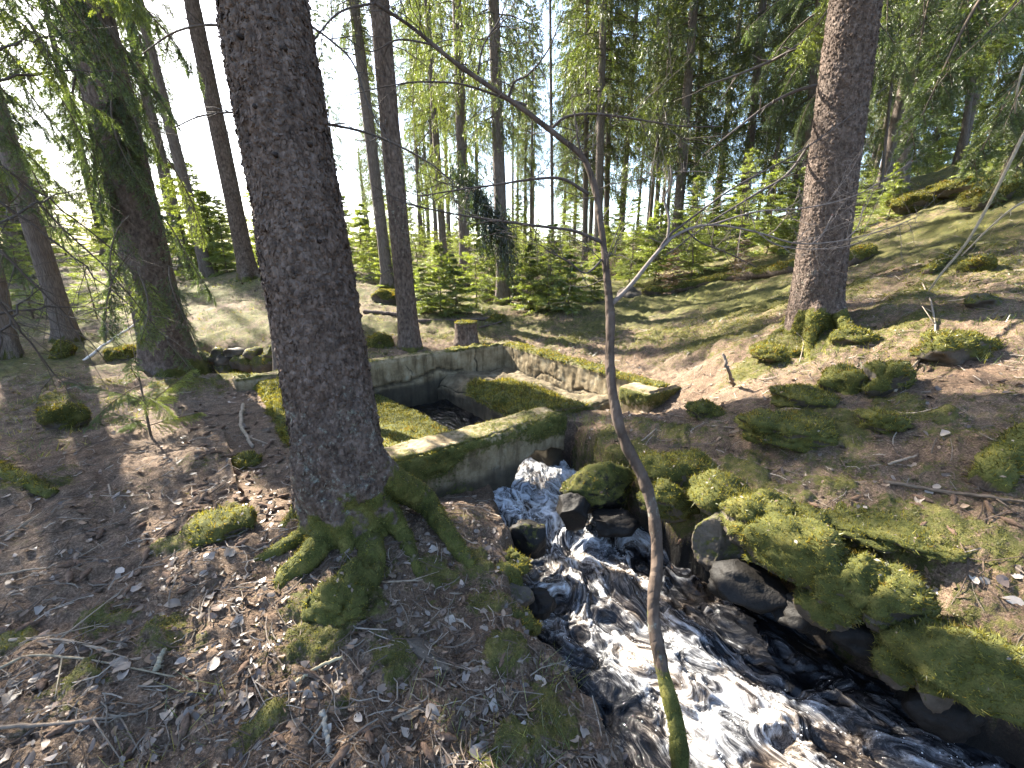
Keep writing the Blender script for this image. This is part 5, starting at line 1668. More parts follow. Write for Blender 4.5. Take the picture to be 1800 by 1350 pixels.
hh = V[:, 2] - SB[2]
mk('trunk', V, [Q, T], M_BARKSLIM, slim, SB, attrs={'moss': .85 * sstep(.62, .30, hh + .12 * fbm(V * 9, 2, 3)), 'cell': np.full(len(V), .5), 'lichen': (.36 + .25 * fbm(V * 4, 2, 1)) * sstep(1.6, .7, hh)})
_mv = (V, Q, sstep(.5, .3, hh), 6000, .012)
limbs = [
 [(1075,535,2.03,7),(1110,500,2.06,6.5),(1150,450,2.12,5.5),(1190,412,2.18,4.5),(1250,395,2.25,3.2),(1330,408,2.3,2.6),(1400,428,2.3,2.2),(1480,423,2.3,1.8),(1560,402,2.3,1.5),(1606,384,2.3,1.2)],
 [(1148,455,2.12,4),(1175,415,2.16,3.4),(1200,395,2.2,3),(1290,330,2.3,2.4),(1400,270,2.5,2),(1480,215,2.6,1.6),(1560,150,2.7,1.2)],
 [(1172,430,2.16,4),(1176,385,2.14,3.5),(1168,350,2.12,3),(1180,318,2.1,2.4),(1178,290,2.1,1.5)],
 [(1035,342,2.08,5),(990,315,2.06,4.2),(939,315,2.04,3.5),(865,326,2.0,2.8),(809,333,1.98,2.2),(740,345,1.95,1.4)],
 [(1057,426,2.05,5),(1013,407,2.03,4.5),(968,400,2.0,4),(913,393,1.98,3.4),(809,378,1.95,2.6),(735,363,1.92,2),(690,350,1.9,1.4)],
 [(972,224,2.12,4.5),(994,206,2.1,4),(1039,200,2.08,3.5),(1090,205,2.06,3),(1128,211,2.04,2.6),(1200,222,2.0,2),(1270,222,2,1.4)],
 [(893,172,2.15,4),(905,144,2.12,3),(930,130,2.1,2.6),(965,85,2.08,2),(990,20,2.06,1.4)],
 [(925,185,2.14,4),(880,170,2.2,3.4),(810,148,2.25,3),(742,144,2.3,2.4),(690,150,2.32,1.8),(600,170,2.35,1.2)],
 [(1024,276,2.1,3.4),(1015,240,2.08,2.6),(1010,196,2.06,1.8)],
 [(1060,455,2.05,3.5),(1030,480,1.95,2.6),(1000,460,1.9,2),(960,440,1.88,1.4)],
 [(840,130,2.18,3.4),(850,80,2.16,2.6),(880,30,2.14,2),(900,-30,2.1,1.4)],
 [(760,78,2.22,3),(700,70,2.2,2.4),(650,90,2.18,1.8),(600,60,2.15,1.4)],
 [(660,5,2.28,3.4),(600,20,2.2,2.8),(560,60,2.1,2.4),(530,105,2.02,2),(480,128,1.98,1.5),(400,128,1.95,1.0)],
 [(1250,395,2.25,2.4),(1330,372,2.3,2.2),(1420,365,2.3,1.9),(1500,345,2.3,1.6),(1560,312,2.3,1.3),(1602,284,2.3,1.0)],
 [(1425,430,2.3,1.6),(1446,412,2.3,1.4),(1462,380,2.3,1.7)],
 [(1485,423,2.3,1.6),(1508,398,2.3,1.4),(1518,362,2.3,1.7)],
 [(1330,408,2.3,2.0),(1370,432,2.28,1.7),(1430,438,2.26,1.4),(1500,430,2.25,1.2),(1540,402,2.25,1.0)],
 [(1200,398,2.2,2.4),(1230,425,2.2,2),(1280,445,2.2,1.6),(1330,470,2.2,1.2)],
]
twg = MB()
rt = np.random.default_rng(77)
def grow(p, d, L, r, depth, col):
    n = 6
    pts = [p]
    for i in range(n):
        d = nrm(d + rt.normal(size=3) * .22 + np.array([0, 0, .05]))
        pts.append(pts[-1] + d * L / n)
    pts = np.array(pts)
    add_tube(twg, pts, np.linspace(r, r * .4, n + 1), 4, col, cap=True)
    if depth > 0:
        for k in range(rt.integers(1, 4)):
            j = rt.integers(1, n)
            grow(pts[j], nrm(d + rt.normal(size=3) * .8), L * rt.uniform(.35, .65), r * .6, depth - 1, col)
for i, lb in enumerate(limbs):
    q, r = pxline(lb, 30, .62)
    pale = i in (0, 2, 13, 14, 15, 16)
    col = np.array([.17, .14, .12]) if pale else np.array([.070, .055, .047])  # same bark: sunlit limbs painted paler, those against the sky darker
    m = MB()
    add_tube(m, q, r, 7, col, True, .08, i)
    if i in (14, 15, 0, 13):      # bud at the tip
        add_tube(m, np.array([q[-1], q[-1] + nrm(q[-1] - q[-2]) * .006, q[-1] + nrm(q[-1] - q[-2]) * .014]), [.002, .0042, .001], 6, (.16, .09, .075))
    m.build('branch', M_TWIG, slim, SB)
    for k in range(int(len(lb) * 1.6)):
        j = rt.integers(8, 29)
        dd = nrm(q[min(j + 1, 29)] - q[j - 1])
        grow(q[j], nrm(dd * .7 + rt.normal(size=3) * np.array([.7, .4, .7])), rt.uniform(.10, .42), min(r[j] * .6, .0026), 2, col)
for k in range(34):
    j = rt.integers(75, 140)
    grow(tq[j], nrm(rt.normal(size=3) + np.array([0, 0, .4])), rt.uniform(.15, .55), .0028, 2, (.09, .075, .065))
o = twg.build('twigs', M_TWIG, slim, SB); o['kind'] = 'stuff'

# bare whips entering from the right edge
for i, (lbl, pts) in enumerate([
    ('long pale whip branch curving in from the right edge', [(1860,120,2.1,3.2),(1800,235,2.15,2.8),(1745,345,2.2,2.4),(1700,425,2.25,2.1),(1655,480,2.3,1.8),(1632,512,2.35,1.2)]),
    ('short pale whip hanging above the long one at right edge', [(1860,60,2.0,2.4),(1812,95,2.05,2),(1790,150,2.05,1.8),(1784,200,2.1,1)]),
    ('drooping thin whip left of the long pale one', [(1860,330,2.2,2),(1790,360,2.2,1.8),(1740,400,2.25,1.6),(1690,450,2.3,1)])]):
    q, r = pxline(pts, 30)
    m = MB(); add_tube(m, q, r, 7, (.24, .20, .14), True, .06, i)
    for k in range(7):
        j = rt.integers(5, 28)
        d = nrm(rt.normal(size=3) + np.array([-.5, 0, -.3])) * rt.uniform(.05, .16)
        add_tube(m, np.stack([q[j], q[j] + d * .5 + rt.normal(size=3) * .006, q[j] + d]), [.0018, .0013, .0007], 4, (.24, .20, .14))
    o = m.build('whip_branch', M_TWIG, None, q[0]); tag(o, lbl, 'branch')
# long dead branches arching across the upper middle and right
for i, (par, og, pts) in enumerate([
    (big, TB, [(548,205,2.5,5),(568,216,2.45,4.5),(640,232,2.4,4),(700,256,2.4,3.4),(760,290,2.4,2.6),(800,325,2.4,1.6)]),
    (big, TB, [(400,45,2.4,4),(350,45,2.5,3.4),(300,60,2.6,2.6),(250,95,2.7,1.6)]),
    (big, TB, [(440,200,2.4,4),(400,198,2.45,3.2),(350,205,2.5,2.4),(305,225,2.55,1.4)]),
    (big, TB, [(545,45,2.3,4),(580,70,2.2,3.2),(620,110,2.15,2.6),(650,190,2.1,2),(690,260,2.1,1.2)]),
    (rgt, RB, [(1470,50,4.9,8),(1420,70,4.8,6),(1370,100,4.7,5),(1300,130,4.6,3.4),(1240,150,4.6,2)]),
    (rgt, RB, [(1455,145,4.9,6),(1400,160,4.8,5),(1350,185,4.7,4),(1290,230,4.6,2.6),(1240,270,4.6,1.6)]),
    (rgt, RB, [(1445,215,4.9,5),(1390,300,4.6,4),(1330,340,4.4,3.2),(1250,390,4.2,2.4),(1170,450,4.0,1.6)])]):
    q, r = pxline(pts, 26, .6)
    m = MB(); add_tube(m, q, r, 6, (.085, .07, .06), True, .06, i)
    for k in range(9):
        j = rt.integers(6, 25)
        d = nrm(rt.normal(size=3) * .7 + nrm(q[j] - q[j - 1])) * rt.uniform(.1, .45)
        add_tube(m, np.stack([q[j], q[j] + d * .5 + rt.normal(size=3) * .015, q[j] + d + np.array([0, 0, -.03])]), np.array([.55, .4, .2]) * r[j], 4, (.085, .07, .06))
    V, F, at = m.data()
    inv = Matrix.Translation(par.location).inverted()
    mk('dead_branch', V, F, M_TWIG, par, og, attrs=at)

# ------------------------------------------------------------------ stump, logs, sticks
def stump():
    q, t = gpt(820, 607)
    q = P(820, 607, 8.35); q[2] = g1(q[0], q[1])
    R, Hh = 37 * 8.35 / FPX / 2, .40
    nth = 60
    prof = [(0.0, -.1), (.0, 0), (0, .1), (0, .2), (0, .3), (0, Hh - .02)]
    zs = np.linspace(-.12, Hh, 30); th = np.linspace(-math.pi, math.pi, nth, endpoint=False)
    T, Z = np.meshgrid(th, zs)
    rel, cell = bark_relief(T.ravel(), Z.ravel(), R, 8, .008, .04, .05)
    r = R * (1 + .22 * np.exp(-np.maximum(Z, 0) / .1)) + rel.reshape(T.shape)
    V = np.stack([r * np.cos(T), r * np.sin(T), Z], -1).reshape(-1, 3) + q
    F = grid_faces(nth, 30, True)
    e = empty('cut_stump', q, 'sawn stump with moss cap beside the basin back wall', 'stump')
    mk('bark', V, F, M_BARK, e, q, attrs={'moss': .55 * sstep(.3, .4, V[:, 2] - q[2]), 'cell': cell, 'lichen': np.full(len(V), .3)})
    rr = np.linspace(0.001, 1.06, 14); T, Rr = np.meshgrid(th, rr)
    zt = Hh + .035 * np.sqrt(np.maximum(0, 1 - (Rr / 1.07) ** 2)) - .01
    V = np.stack([R * Rr * np.cos(T), R * Rr * np.sin(T), zt], -1).reshape(-1, 3)
    V[:, 2] += .012 * fbm(V * 22, 2, 4)
    V = V + q
    F = grid_faces(nth, 14, True)
    o = mk('moss_cap', V, F, M_ROCK, e, q, attrs={'moss': np.ones(len(V))})
    MOSS_SRC.append((V, F, np.ones(len(V)), 4500, .025, None, None, e, q))
stump()

def log(name, label, pts, r0, r1, moss, col_mat, cat='log', lift=.0, seed=0, dens=3500, k=18, n=50):
    """fallen log through ground pixels"""
    w = []
    for px, py in pts:
        q, t = gpt(px, py); w.append(q + np.array([0, 0, lift]))
    q = spline(np.array(w), n)
    V, Q, T = tube(q, np.linspace(r0, r1, n), k, True, .14, seed)
    nn = vnormals(V, [Q, T])
    if moss > 0:
        ms = np.clip(moss * sstep(-.5, .4, nn[:, 2] + .4 * fbm(V * 4, 2, seed)), 0, 1)
        V = V + nn * (.012 * ms * (1 + fbm(V * 18, 2, 3)))[:, None]
    else:
        ms = np.zeros(len(V))
    o = mk(name, V, [Q, T], col_mat, None, q[0], attrs={'moss': ms, 'cell': np.full(len(V), .5), 'lichen': np.full(len(V), .2), 'col': np.tile([[.2, .17, .14]], (len(V), 1))})
    tag(o, label, cat)
    if moss > .3 and dens:
        MOSS_SRC.append((V, Q, sstep(.45, .7, ms), dens, .02, o, q[0]))
    return o
log('mossy_log', 'long moss covered log left of the right spruce', [(1165,520),(1230,503),(1310,490),(1395,478)], .10, .15, .95, M_BARK, lift=.08, seed=3)
log('mossy_log', 'short mossy log stub behind the right spruce', [(1478,470),(1530,452)], .16, .14, .9, M_BARK, lift=.1, seed=4)
log('mossy_log', 'thick dark mossy root log at the right edge', [(1735,862),(1765,815),(1830,775)], .07, .11, .95, M_BARK, lift=.02, seed=5)
log('mossy_log', 'mossy root ridge at the left picture edge', [(-30,822),(30,842),(92,872)], .06, .03, .95, M_BARK, lift=.0, seed=6)
log('mossy_log', 'sloping mossy branch on the upper right slope', [(1628,485),(1660,462),(1700,440)], .05, .07, .8, M_BARK, lift=.05, seed=7)
log('fallen_log', 'dark fallen pole lying behind the paired spruces', [(735,567),(800,566),(862,562)], .05, .035, .2, M_BARK, lift=.03, seed=8, dens=0)
log('fallen_log', 'fallen pole left of the paired spruces', [(640,552),(690,556),(718,562)], .05, .05, .3, M_BARK, lift=.05, seed=9, dens=0)
log('fallen_log', 'thin broken pole right of the cut stump', [(842,578),(868,572),(885,566)], .025, .02, .0, M_BARK, lift=.03, seed=10, dens=0)
log('fallen_log', 'dark fallen log in the clearing behind young spruces', [(850,532),(890,528),(915,530)], .09, .08, .3, M_BARK, lift=.05, seed=11, dens=0)
log('fallen_log', 'pale stripped pole among the clearing saplings', [(848,520),(880,508),(905,503)], .035, .025, .0, M_TWIG, lift=.15, seed=12, dens=0)

def stick(label, pts, r0, r1, col, forks=2, seed=0, name='fallen_stick', lift=.01):
    w = []
    for p in pts:
        if len(p) == 3: w.append(P(*p))
        else:
            q, t = gpt(*p); w.append(q + np.array([0, 0, r0 + lift]))
    q = spline(np.array(w), 22)
    q[1:-1] += np.random.default_rng(seed).normal(size=(20, 3)) * r0 * .25
    m = MB(); add_tube(m, q, np.linspace(r0, r1, 22), 7, col, True, .15, seed)
    rg_ = np.random.default_rng(seed)
    for k in range(forks):
        j = rg_.integers(5, 20); d = nrm(nrm(q[j] - q[j - 1]) + rg_.normal(size=3) * np.array([.7, .7, .25])) * rg_.uniform(.08, .3)
        add_tube(m, np.stack([q[j], q[j] + d * .5, q[j] + d]), [r0 * .5, r0 * .4, r0 * .2], 5, col)
    o = m.build(name, M_TWIG, None, q[0]); tag(o, label, 'stick')
    return o
PAL, GRY, BRN = (.25, .20, .15), (.15, .12, .095), (.11, .085, .065)
SK = [
 ('crooked pale stick on sunlit litter left of the basin', [(428,715),(425,752),(445,790)], .020, .014, PAL, 1),
 ('pale birch pole leaning behind the left flat', [(135,645,6.9),(190,602,7.1),(246,565,7.3)], .026, .016, (.5, .46, .42), 1),
 ('thin pale twig standing in shade left of big spruce', [(192,855),(203,905)], .006, .004, PAL, 0),
 ('dark upright broken stick right of the basin', [(1288,682),(1280,650,4.4),(1272,622,4.4)], .020, .016, GRY, 0),
 ('pale forked dead branch hanging down on the right slope', [(1572,692),(1610,640),(1640,600),(1638,545),(1620,500)], .011, .007, PAL, 5),
 ('long thin stick lying across the lower right slope', [(1552,852),(1650,868),(1740,880),(1810,892)], .012, .008, BRN, 3),
 ('pale stick lying right of the side wall end', [(1122,783),(1150,760),(1170,742)], .008, .005, PAL, 1),
 ('short stick on the moss right of basin wall', [(1250,752),(1290,756)], .010, .008, GRY, 0),
 ('slender stick above the long lower right one', [(1560,820),(1610,805)], .008, .006, PAL, 0),
 ('curved pale branch at the bottom left corner', [(0,1180),(60,1158),(160,1165),(310,1195)], .006, .003, (.24, .20, .14), 4),
 ('grey branch along the bottom left edge', [(-10,1285),(100,1278),(190,1268),(260,1255)], .007, .004, GRY, 3),
 ('bright split stick on litter left of the stone', [(522,1205),(560,1178),(602,1160)], .008, .006, (.40, .34, .22), 1),
 ('thin stick crossing below the big spruce roots', [(620,1028),(700,1026),(760,1022)], .006, .004, PAL, 1),
 ('short weathered splinter in the bottom left litter', [(275,1185),(290,1148)], .011, .008, (.24, .22, .16), 0),
 ('lichen grey stick near the bottom middle', [(568,1255),(580,1330)], .010, .008, (.25, .23, .19), 1),
 ('thin twig lying between bank and slim tree', [(690,1270),(740,1245)], .006, .004, PAL, 1),
 ('pale twigs tangle at the left edge', [(0,950),(50,925)], .006, .003, PAL, 4),
 ('arched twig at left edge of the flat', [(0,1015),(90,1000),(170,985)], .006, .003, PAL, 5),
 ('twiggy branch end in the lower left sunlight', [(20,1130),(110,1130),(200,1150)], .007, .003, PAL, 6),
 ('thin stick on the slope under the right spruce', [(1495,560),(1500,598)], .006, .004, PAL, 0),
 ('bent twig by the round moss cushion', [(1405,640),(1412,600,4.7),(1400,585,4.7)], .005, .004, PAL, 0),
 ('grey stick low on the right bank', [(1330,965),(1400,985),(1460,1010)], .009, .006, GRY, 1),
 ('stick lying by the lower right corner boulder', [(1770,1170),(1810,1160)], .010, .008, BRN, 0),
]
for i, (lb, pts, r0, r1, c, fk) in enumerate(SK):
    stick(lb, pts, r0, r1, c, fk, i)
# driftwood in the pit
for i, (lb, p0, p1, r) in enumerate([('white water soaked pole floating inside the basin pit', (757,757), (845,782), .03), ('second soaked pole in pit nearest the slab', (775,770), (830,792), .025)]):
    a0 = CAM + ray(*p0) * ((CAM[2] + .44) / -ray(*p0)[2]); a1 = CAM + ray(*p1) * ((CAM[2] + .44) / -ray(*p1)[2])
    m = MB(); add_tube(m, spline(np.array([a0, (a0 + a1) / 2 + [0, 0, .01], a1]), 12), np.linspace(r, r * .7, 12), 8, (.5, .48, .45), True, .1, i)
    tag(m.build('soaked_pole', M_TWIG, None, a0), lb, 'stick')
# flat grey slab piece
def slab_piece():
    px = [(712,1128),(735,1122),(752,1130),(765,1150),(782,1165),(796,1184),(775,1180),(750,1166),(728,1150)]
    pts = np.array([gpt(*p)[0] for p in px]); pts[:, 2] += .012
    n = len(pts)
    V = np.vstack([pts, pts - [0, 0, .02], [pts.mean(0) + [0, 0, .004]]])
    j = np.arange(n)
    F = [np.stack([np.full(n, 2 * n), (j + 1) % n, j], 1), np.stack([j, (j + 1) % n, n + (j + 1) % n, n + j], 1)]
    o = mk('stone_flake', V, F, M_ROCK, None, pts[0], smooth=False, attrs={'moss': np.zeros(len(V))})
    tag(o, 'flat grey stone flake lying in the litter near bottom middle', 'stone')
slab_piece()

# ------------------------------------------------------------------ cones
def cone_mesh(seed):
    rg_ = np.random.default_rng(seed)
    nth, nz = 14, 20
    z = np.linspace(0, 1, nz); th = np.linspace(0, 2 * math.pi, nth, endpoint=False)
    T, Z = np.meshgrid(th, z)
    r = .016 * np.sin(np.clip(Z * .97 + .03, 0, 1) * math.pi) ** .55
    r = r * (1 + .22 * np.sin(T * 5 + Z * 60) * np.sin(T * 3 - Z * 48))
    V = np.stack([(Z - .5) * .105, r * np.cos(T), r * np.sin(T)], -1).reshape(-1, 3)
    V[:, 2] += .004 * np.sin(V[:, 0] * 30)
    c = np.array([.125, .080, .055]) * (.7 + .5 * rg_.random((nth * nz, 1)))
    return mesh_of('cone', V, grid_faces(nth, nz, True), M_CONE, True, {'col': c})
CM = [cone_mesh(i) for i in range(3)]
rcn = np.random.default_rng(12)
def drop(mesh, name, px, py, sc, label, cat, group, lift, tiltmax=.25):
    q, t = gpt(px, py)
    if t > 12: return
    o = link(name, mesh, None, q + np.array([0, 0, lift]))
    e = .04
    hq = H(q[0] + e * np.array([1, -1, 0, 0]), q[1] + e * np.array([0, 0, 1, -1]))
    n = nrm(np.array([-(hq[0] - hq[1]) / (2 * e), -(hq[2] - hq[3]) / (2 * e), 1.0]))
    Rm = Vector((0, 0, 1)).rotation_difference(Vector(n)).to_matrix() @ Matrix.Rotation(rcn.uniform(0, 6.28), 3, 'Z') @ Matrix.Rotation(rcn.normal() * tiltmax, 3, 'X') @ Matrix.Rotation(rcn.normal() * tiltmax, 3, 'Y')
    o.rotation_euler = Rm.to_euler(); o.scale = (sc, sc, sc)
    tag(o, label, cat, group)
cpx = [(185,1128),(75,1205),(758,1188),(735,1010),(650,1300),(638,1290),(490,1300),(1115,855),(1190,905),(1230,880),(1265,935),(1545,770),(1390,850),(1430,890),(325,1285),(300,1010)]
cpx += [(rcn.uniform(330, 540), rcn.uniform(770, 910)) for _ in range(62)]
cpx += [(rcn.uniform(120, 560), rcn.uniform(900, 1040)) for _ in range(28)]
cpx += [(rcn.uniform(0, 900), rcn.uniform(1050, 1340)) for _ in range(14)]
cpx += [(rcn.uniform(300, 450), rcn.uniform(690, 770)) for _ in range(18)]
cpx += [(rcn.uniform(1150, 1780), rcn.uniform(620, 1000)) for _ in range(20)]
for i, (px, py) in enumerate(cpx):
    drop(CM[i % 3], 'spruce_cone', px, py, rcn.uniform(.6, .98), 'brown spruce cone lying in the litter', 'cone', 'fallen spruce cones', .010)

# ------------------------------------------------------------------ leaves and litter
LC = np.array([(.24, .19, .15), (.30, .25, .21), (.20, .135, .09), (.27, .185, .125), (.35, .30, .26), (.15, .105, .08), (.22, .18, .15)])
def leaf_shape(rg_, big=True):
    n = 9
    a = np.linspace(0, 2 * math.pi, n, endpoint=False)
    r = 1 + .12 * rg_.normal(size=n); r[0] = 1.35
    x = r * np.cos(a); y = r * np.sin(a) * rg_.uniform(.6, .95)
    z = rg_.uniform(-.25, .35) * x ** 2 + rg_.uniform(-.1, .5) * y ** 2 + .12 * rg_.normal(size=n)
    return np.column_stack([x, y, z])
LM = []
for i in range(10):
    s = leaf_shape(np.random.default_rng(i + 5)) * .022
    n = len(s)
    V = np.vstack([s, [0, 0, 0]])
    j = np.arange(n)
    F = np.stack([np.full(n, n), j, (j + 1) % n], 1)
    LM.append(mesh_of('leaf_%d' % i, V, F, M_LEAF, True, {'col': np.tile(LC[i % len(LC)], (n + 1, 1))}))
for i in range(190):
    if i < 150: px, py = rcn.uniform(0, 1080), rcn.uniform(960, 1345)
    else: px, py = rcn.uniform(1250, 1790), rcn.uniform(740, 1060)
    q, t = gpt(px, py)
    if stream_at(q[:1], q[1:2])[0][0] < .12: continue
    drop(LM[i % 10], 'fallen_leaf', px, py, rcn.uniform(.75, 1.35), 'pale dry fallen leaf lying on the needle litter', 'leaf', 'dry fallen leaves', .008, .3)

def litter():
    rg_ = np.random.default_rng(55)
    m = 24000
    r = np.exp(rg_.uniform(math.log(.9), math.log(16), m)); th = np.radians(rg_.uniform(-62, 62, m))
    x, y = r * np.sin(th), r * np.cos(th)
    dens = .38 + .55 * vnoise2(x * 1.2, y * 1.2, 3) + .45 * vnoise2(x * 4.5, y * 4.5, 13) + .35 * (x < 0) * (r < 4.5)
    d, _ = stream_at(x, y)
    a, b = to_ab(x, y)
    keep = (rg_.random(m) < np.clip(dens, .06, 1)) & (d > .10) & ~((a > -4.1) & (a < -1.2) & (b > -.3) & (b < 3.5)) & (rg_.random(m) < np.where(moss_at(x, y) > .55, .3, 1))
    x, y, r = x[keep], y[keep], r[keep]
    m = len(x)
    z = H(x, y) + .006 + .006 * rg_.random(m)
    sz = (.004 + .013 * rg_.random(m) ** 2) * (1 + .10 * r)
    k = 7
    shp = np.stack([leaf_shape(np.random.default_rng(100 + i))[[0, 1, 3, 4, 5, 6, 8]] for i in range(30)])
    S = shp[rg_.integers(0, 30, m)] * sz[:, None, None]
    # random yaw and tilt
    ya = rg_.uniform(0, 6.28, m); ti = rg_.normal(size=m) * .32; tj = rg_.normal(size=m) * .32
    c, s_ = np.cos(ya)[:, None], np.sin(ya)[:, None]
    X = S[:, :, 0] * c - S[:, :, 1] * s_; Y = S[:, :, 0] * s_ + S[:, :, 1] * c
    Z = S[:, :, 2] + X * ti[:, None] + Y * tj[:, None]
    V = np.stack([X + x[:, None], Y + y[:, None], Z + z[:, None]], -1).reshape(-1, 3)
    base = (np.arange(m) * k)[:, None]
    F = np.vstack([base + np.array([[0, i, i + 1]]) for i in range(1, k - 1)])
    C = LC[rg_.integers(0, len(LC), m)] * rg_.uniform(.25, 1.0, (m, 1)) ** 1.3 * np.array([[1, .93, .86]])
    o = mk('leaf_litter', V, F, M_LEAF, attrs={'col': np.repeat(C, k, 0)})
    tag(o, 'countless small dry leaves and bark flakes strewn over the ground', 'litter', kind='stuff')
    # twigs
    m = 8000
    r = np.exp(rg_.uniform(math.log(.9), math.log(15), m)); th = np.radians(rg_.uniform(-62, 62, m))
    x, y = r * np.sin(th), r * np.cos(th)
    d, _ = stream_at(x, y)
    a, b = to_ab(x, y)
    keep = (d > .10) & ~((a > -4.1) & (a < -1.2) & (b > -.3) & (b < 3.5))
    x, y, r = x[keep], y[keep], r[keep]; m = len(x)
    L = rg_.uniform(.04, .22, m) * rg_.random(m) ** .5 * (1 + .06 * r)
    ya = rg_.uniform(0, 6.28, m)
    n = 4
    t = np.linspace(-.5, .5, n)
    X = x[:, None] + np.cos(ya)[:, None] * L[:, None] * t; Y = y[:, None] + np.sin(ya)[:, None] * L[:, None] * t
    cv = rg_.normal(size=m)[:, None] * L[:, None] * .5 * (t ** 2)
    X += -np.sin(ya)[:, None] * cv; Y += np.cos(ya)[:, None] * cv
    Z = H(X.ravel(), Y.ravel()).reshape(m, n) + .008 + rg_.random((m, 1)) * .012
    rad = rg_.uniform(.0009, .0026, m)[:, None] * (1 + .12 * r[:, None])
    sx, sy = -np.sin(ya)[:, None] * rad, np.cos(ya)[:, None] * rad
    A = np.stack([X + sx, Y + sy, Z], -1); B_ = np.stack([X - sx, Y - sy, Z], -1); C_ = np.stack([X, Y, Z + rad * 1.6], -1)
    V = np.stack([A, C_, B_], 2).reshape(-1, 3)     # m, n, 3
    base = np.arange(m)[:, None] * n * 3
    F = []
    for i in range(n - 1):
        for p_, q_ in ((0, 1), (1, 2)):
            F.append(base + np.array([[i * 3 + p_, (i + 1) * 3 + p_, (i + 1) * 3 + q_, i * 3 + q_]]))
    F = np.vstack(F)
    C = np.array([(.20, .16, .125), (.14, .10, .075), (.30, .25, .20), (.10, .07, .05)])[rg_.integers(0, 4, m)] * rg_.uniform(.5, 1.0, (m, 1))
    o = mk('twig_litter', V, F, M_TWIG, attrs={'col': np.repeat(C, n * 3, 0)})
    tag(o, 'fine dead twigs and needles scattered over the forest floor', 'litter', kind='stuff')
litter()

# ------------------------------------------------------------------ moss fibres and grass
rm = np.random.default_rng(4)
def moss_on(V, F, mask, dens, ln, parent, og, cap=60000):
    p, n = scatter(V, F, dens, rm, mask, cap)
    if len(p) < 20: return
    d = n * .8 + rm.normal(size=p.shape) * .55 + np.array([0, 0, .25])
    far = np.linalg.norm(p - CAM, axis=1) / 3.0
    c = rm.uniform(.3, 1.7, (len(p), 1)) * (np.array([[1, 1, 1]]) + rm.uniform(-.1, .35, (len(p), 1)) * np.array([[1, .4, .2]]))
    pat = vnoise(p * 9, 66) + .6 * vnoise(p * 24, 67)
    c = np.where(((pat > .75) & (rm.random(len(p)) < .7))[:, None], c * np.array([[1.2, .92, .8]]), c)
    W, T, C = blades(p - n * .003, d, ln * rm.uniform(.5, 1.9, len(p)) * (1 + .5 * np.clip(pat, -.6, 1)) * np.clip(far, .8, 1.15), .006 * np.clip(far, .9, 3), rm, c)
    o = mk('moss', W, T, M_MOSS, parent, og, attrs={'col': C})
    o['kind'] = 'stuff'
for it in MOSS_SRC:
    if len(it) == 9:
        moss_on(it[0], it[1], it[2], it[3], it[4], it[7], it[8])
    else:
        o = it[5]
        if o.parent is not None:
            # parts of a thing: fibres become a sub-part with the part's own frame
            moss_on(it[0], it[1], it[2], it[3], it[4], o, it[6])
        else:
            moss_on(it[0], it[1], it[2], it[3], it[4], o, it[6])
def litter_on_stones():
    mb = MB()
    for it in MOSS_SRC:
        if len(it) == 9 or it[5].parent is not None: continue
        V, F = it[0], it[1]
        nz = vnormals(V, F)[:, 2]
        p, n = scatter(V, F, 130, rm, sstep(.5, .8, nz), 90)
        if len(p) < 2: continue
        m = len(p)
        c = LC[rm.integers(0, len(LC), m)] * rm.uniform(.3, .9, (m, 1))
        t1 = nrm(np.cross(n, rm.normal(size=(m, 3)))); t2 = np.cross(n, t1)
        s1 = rm.uniform(.004, .016, (m, 1)); s2 = s1 * rm.uniform(.15, .8, (m, 1))
        p = p + n * .012
        Q = np.stack([p - t1 * s1, p - t2 * s2 + n * .003, p + t1 * s1, p + t2 * s2 + n * .004], 1).reshape(-1, 3)
        mb.add(Q, np.arange(4 * m).reshape(-1, 4), np.repeat(c, 4, 0))
    tag(mb.build('stone_litter', M_LEAF), 'dry needles and leaf bits caught on the mossy stones', 'litter', kind='stuff')
litter_on_stones()
moss_on(*_mv, slim, SB)
def ground_moss():
    rr = np.hypot(GV[:, 0], GV[:, 1])
    f = GF[(rr[GF].max(1) < 9) & (rr[GF].min(1) > .7) & (GV[GF][:, :, 1].min(1) > .2)]
    mask = sstep(.40, .75, GMOSS + .25 * fbm2(GV[:, 0] * 11, GV[:, 1] * 11, 3, 8)) * np.clip(2.6 / np.maximum(rr, .5), .25, 1.5)
    p, n = scatter(GV, f, 9000, rm, mask, 130000)
    d = n * .8 + rm.normal(size=p.shape) * .6 + np.array([0, 0, .3])
    far = np.linalg.norm(p - CAM, axis=1) / 3.0
    c = rm.uniform(.5, 1.3, (len(p), 1)) * (np.array([[1, 1, 1]]) + rm.uniform(-.1, .3, (len(p), 1)) * np.array([[1, .4, .2]]))
    W, T, C = blades(p - n * .003, d, .016 * rm.uniform(.5, 1.3, len(p)) * np.clip(far, .8, 2.2), .0045 * np.clip(far, .9, 3), rm, c)
    o = mk('ground_moss', W, T, M_MOSS, attrs={'col': C})
    tag(o, 'short moss fibres growing in patches on the ground', 'moss', kind='stuff')
ground_moss()
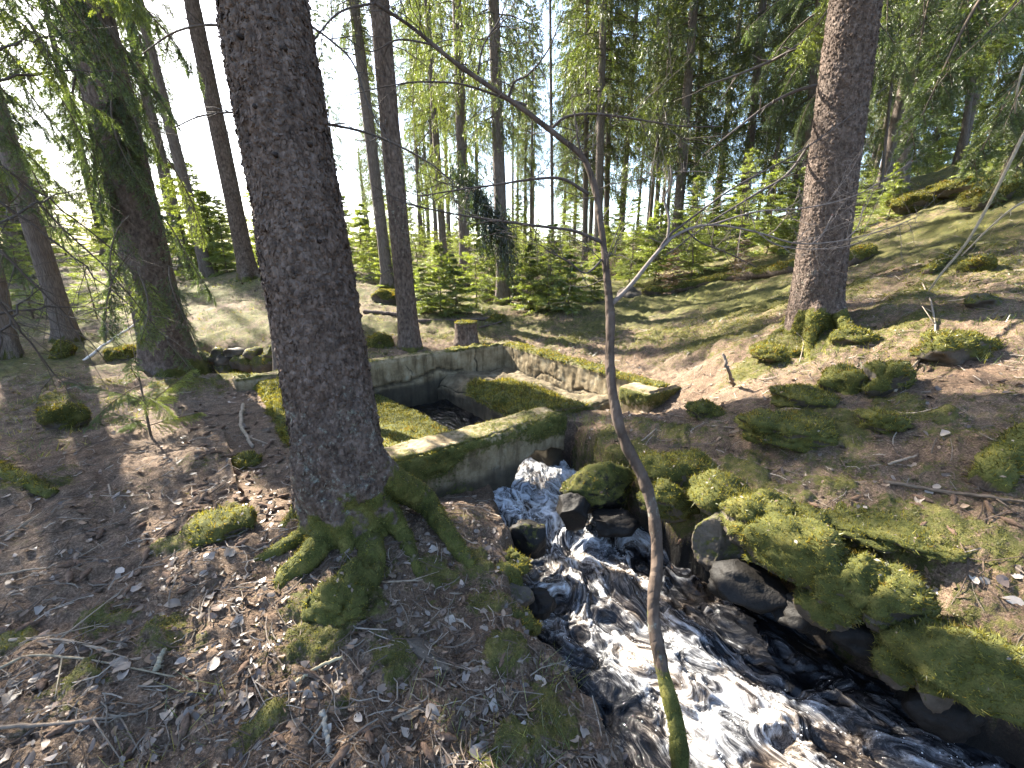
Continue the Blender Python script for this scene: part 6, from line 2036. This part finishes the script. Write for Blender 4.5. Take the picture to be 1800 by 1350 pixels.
def undergrowth():
    m = 9000
    r = np.exp(rm.uniform(math.log(5.0), math.log(20), m)); th = np.radians(rm.uniform(-60, 60, m))
    x, y = r * np.sin(th), r * np.cos(th)
    a, b = to_ab(x, y)
    k = (fbm2(x * .9, y * .9, 3, 17) > -.15) & ~((a > -4.4) & (a < .5) & (b > -.4) & (b < 3.6)) & (stream_at(x, y)[0] > .3)
    x, y, r = x[k], y[k], r[k]; m = len(x)
    z = H(x, y) - .01
    n = 5
    p = np.repeat(np.column_stack([x, y, z]), n, 0) + np.column_stack([rm.normal(size=(m * n, 2)) * .03, np.zeros(m * n)])
    d = np.column_stack([rm.normal(size=m * n) * .8, rm.normal(size=m * n) * .8, np.abs(rm.normal(size=m * n)) + .35])
    kind = np.repeat(rm.random(m), n)
    c = np.where((kind < .5)[:, None], np.array([[.75, .85, .6]]), np.where((kind < .8)[:, None], np.array([[1.7, 1.15, .9]]), np.array([[2.6, 1.9, 2.0]]))) * rm.uniform(.4, 1.1, (m * n, 1))
    V, F, C = blades(p, d, rm.uniform(.03, .13, m * n), .006 * np.repeat(np.clip(r / 6, 1, 3), n), rm, c)
    o = mk('undergrowth', V, F, M_GRASS, attrs={'col': C})
    tag(o, 'low sparse dry grass and berry sprigs over the mossy slopes', 'undergrowth', kind='stuff')
undergrowth()
def grass():
    V_, F_, C_ = [], [], []
    ctr = [(1040,745,.30,260),(1010,740,.25,200),(1070,720,.25,160),(980,1190,.10,60),(1130,690,.15,70),(960,1300,.12,60),(760,1230,.15,40),(300,1290,.2,50),(1500,1060,.1,30),(870,1290,.15,50),(1180,760,.2,40)]
    mb = MB()
    for px, py, rad, n in ctr:
        q, t = gpt(px, py)
        a = rm.uniform(0, 6.28, n); r = rad * np.sqrt(rm.random(n))
        x, y = q[0] + r * np.cos(a), q[1] + r * np.sin(a)
        p = np.column_stack([x, y, H(x, y) - .005])
        d = np.column_stack([rm.normal(size=n) * .6, rm.normal(size=n) * .6, np.ones(n)])
        c = np.where(rm.random((n, 1)) < .4, np.array([[2.2, 1.6, 1.6]]), np.array([[1, 1, 1]])) * rm.uniform(.6, 1.2, (n, 1))
        V, F, C = blades(p, d, rm.uniform(.05, .16, n), .004, rm, c)
        mb.add(V, F, C)
    o = mb.build('grass_tufts', M_GRASS)
    tag(o, 'sparse thin grass blades on the bank and basin ledge', 'grass', kind='stuff')
grass()
print('script seconds', round(time.time() - _T0, 1))

print('script seconds', round(time.time() - _T0, 1))
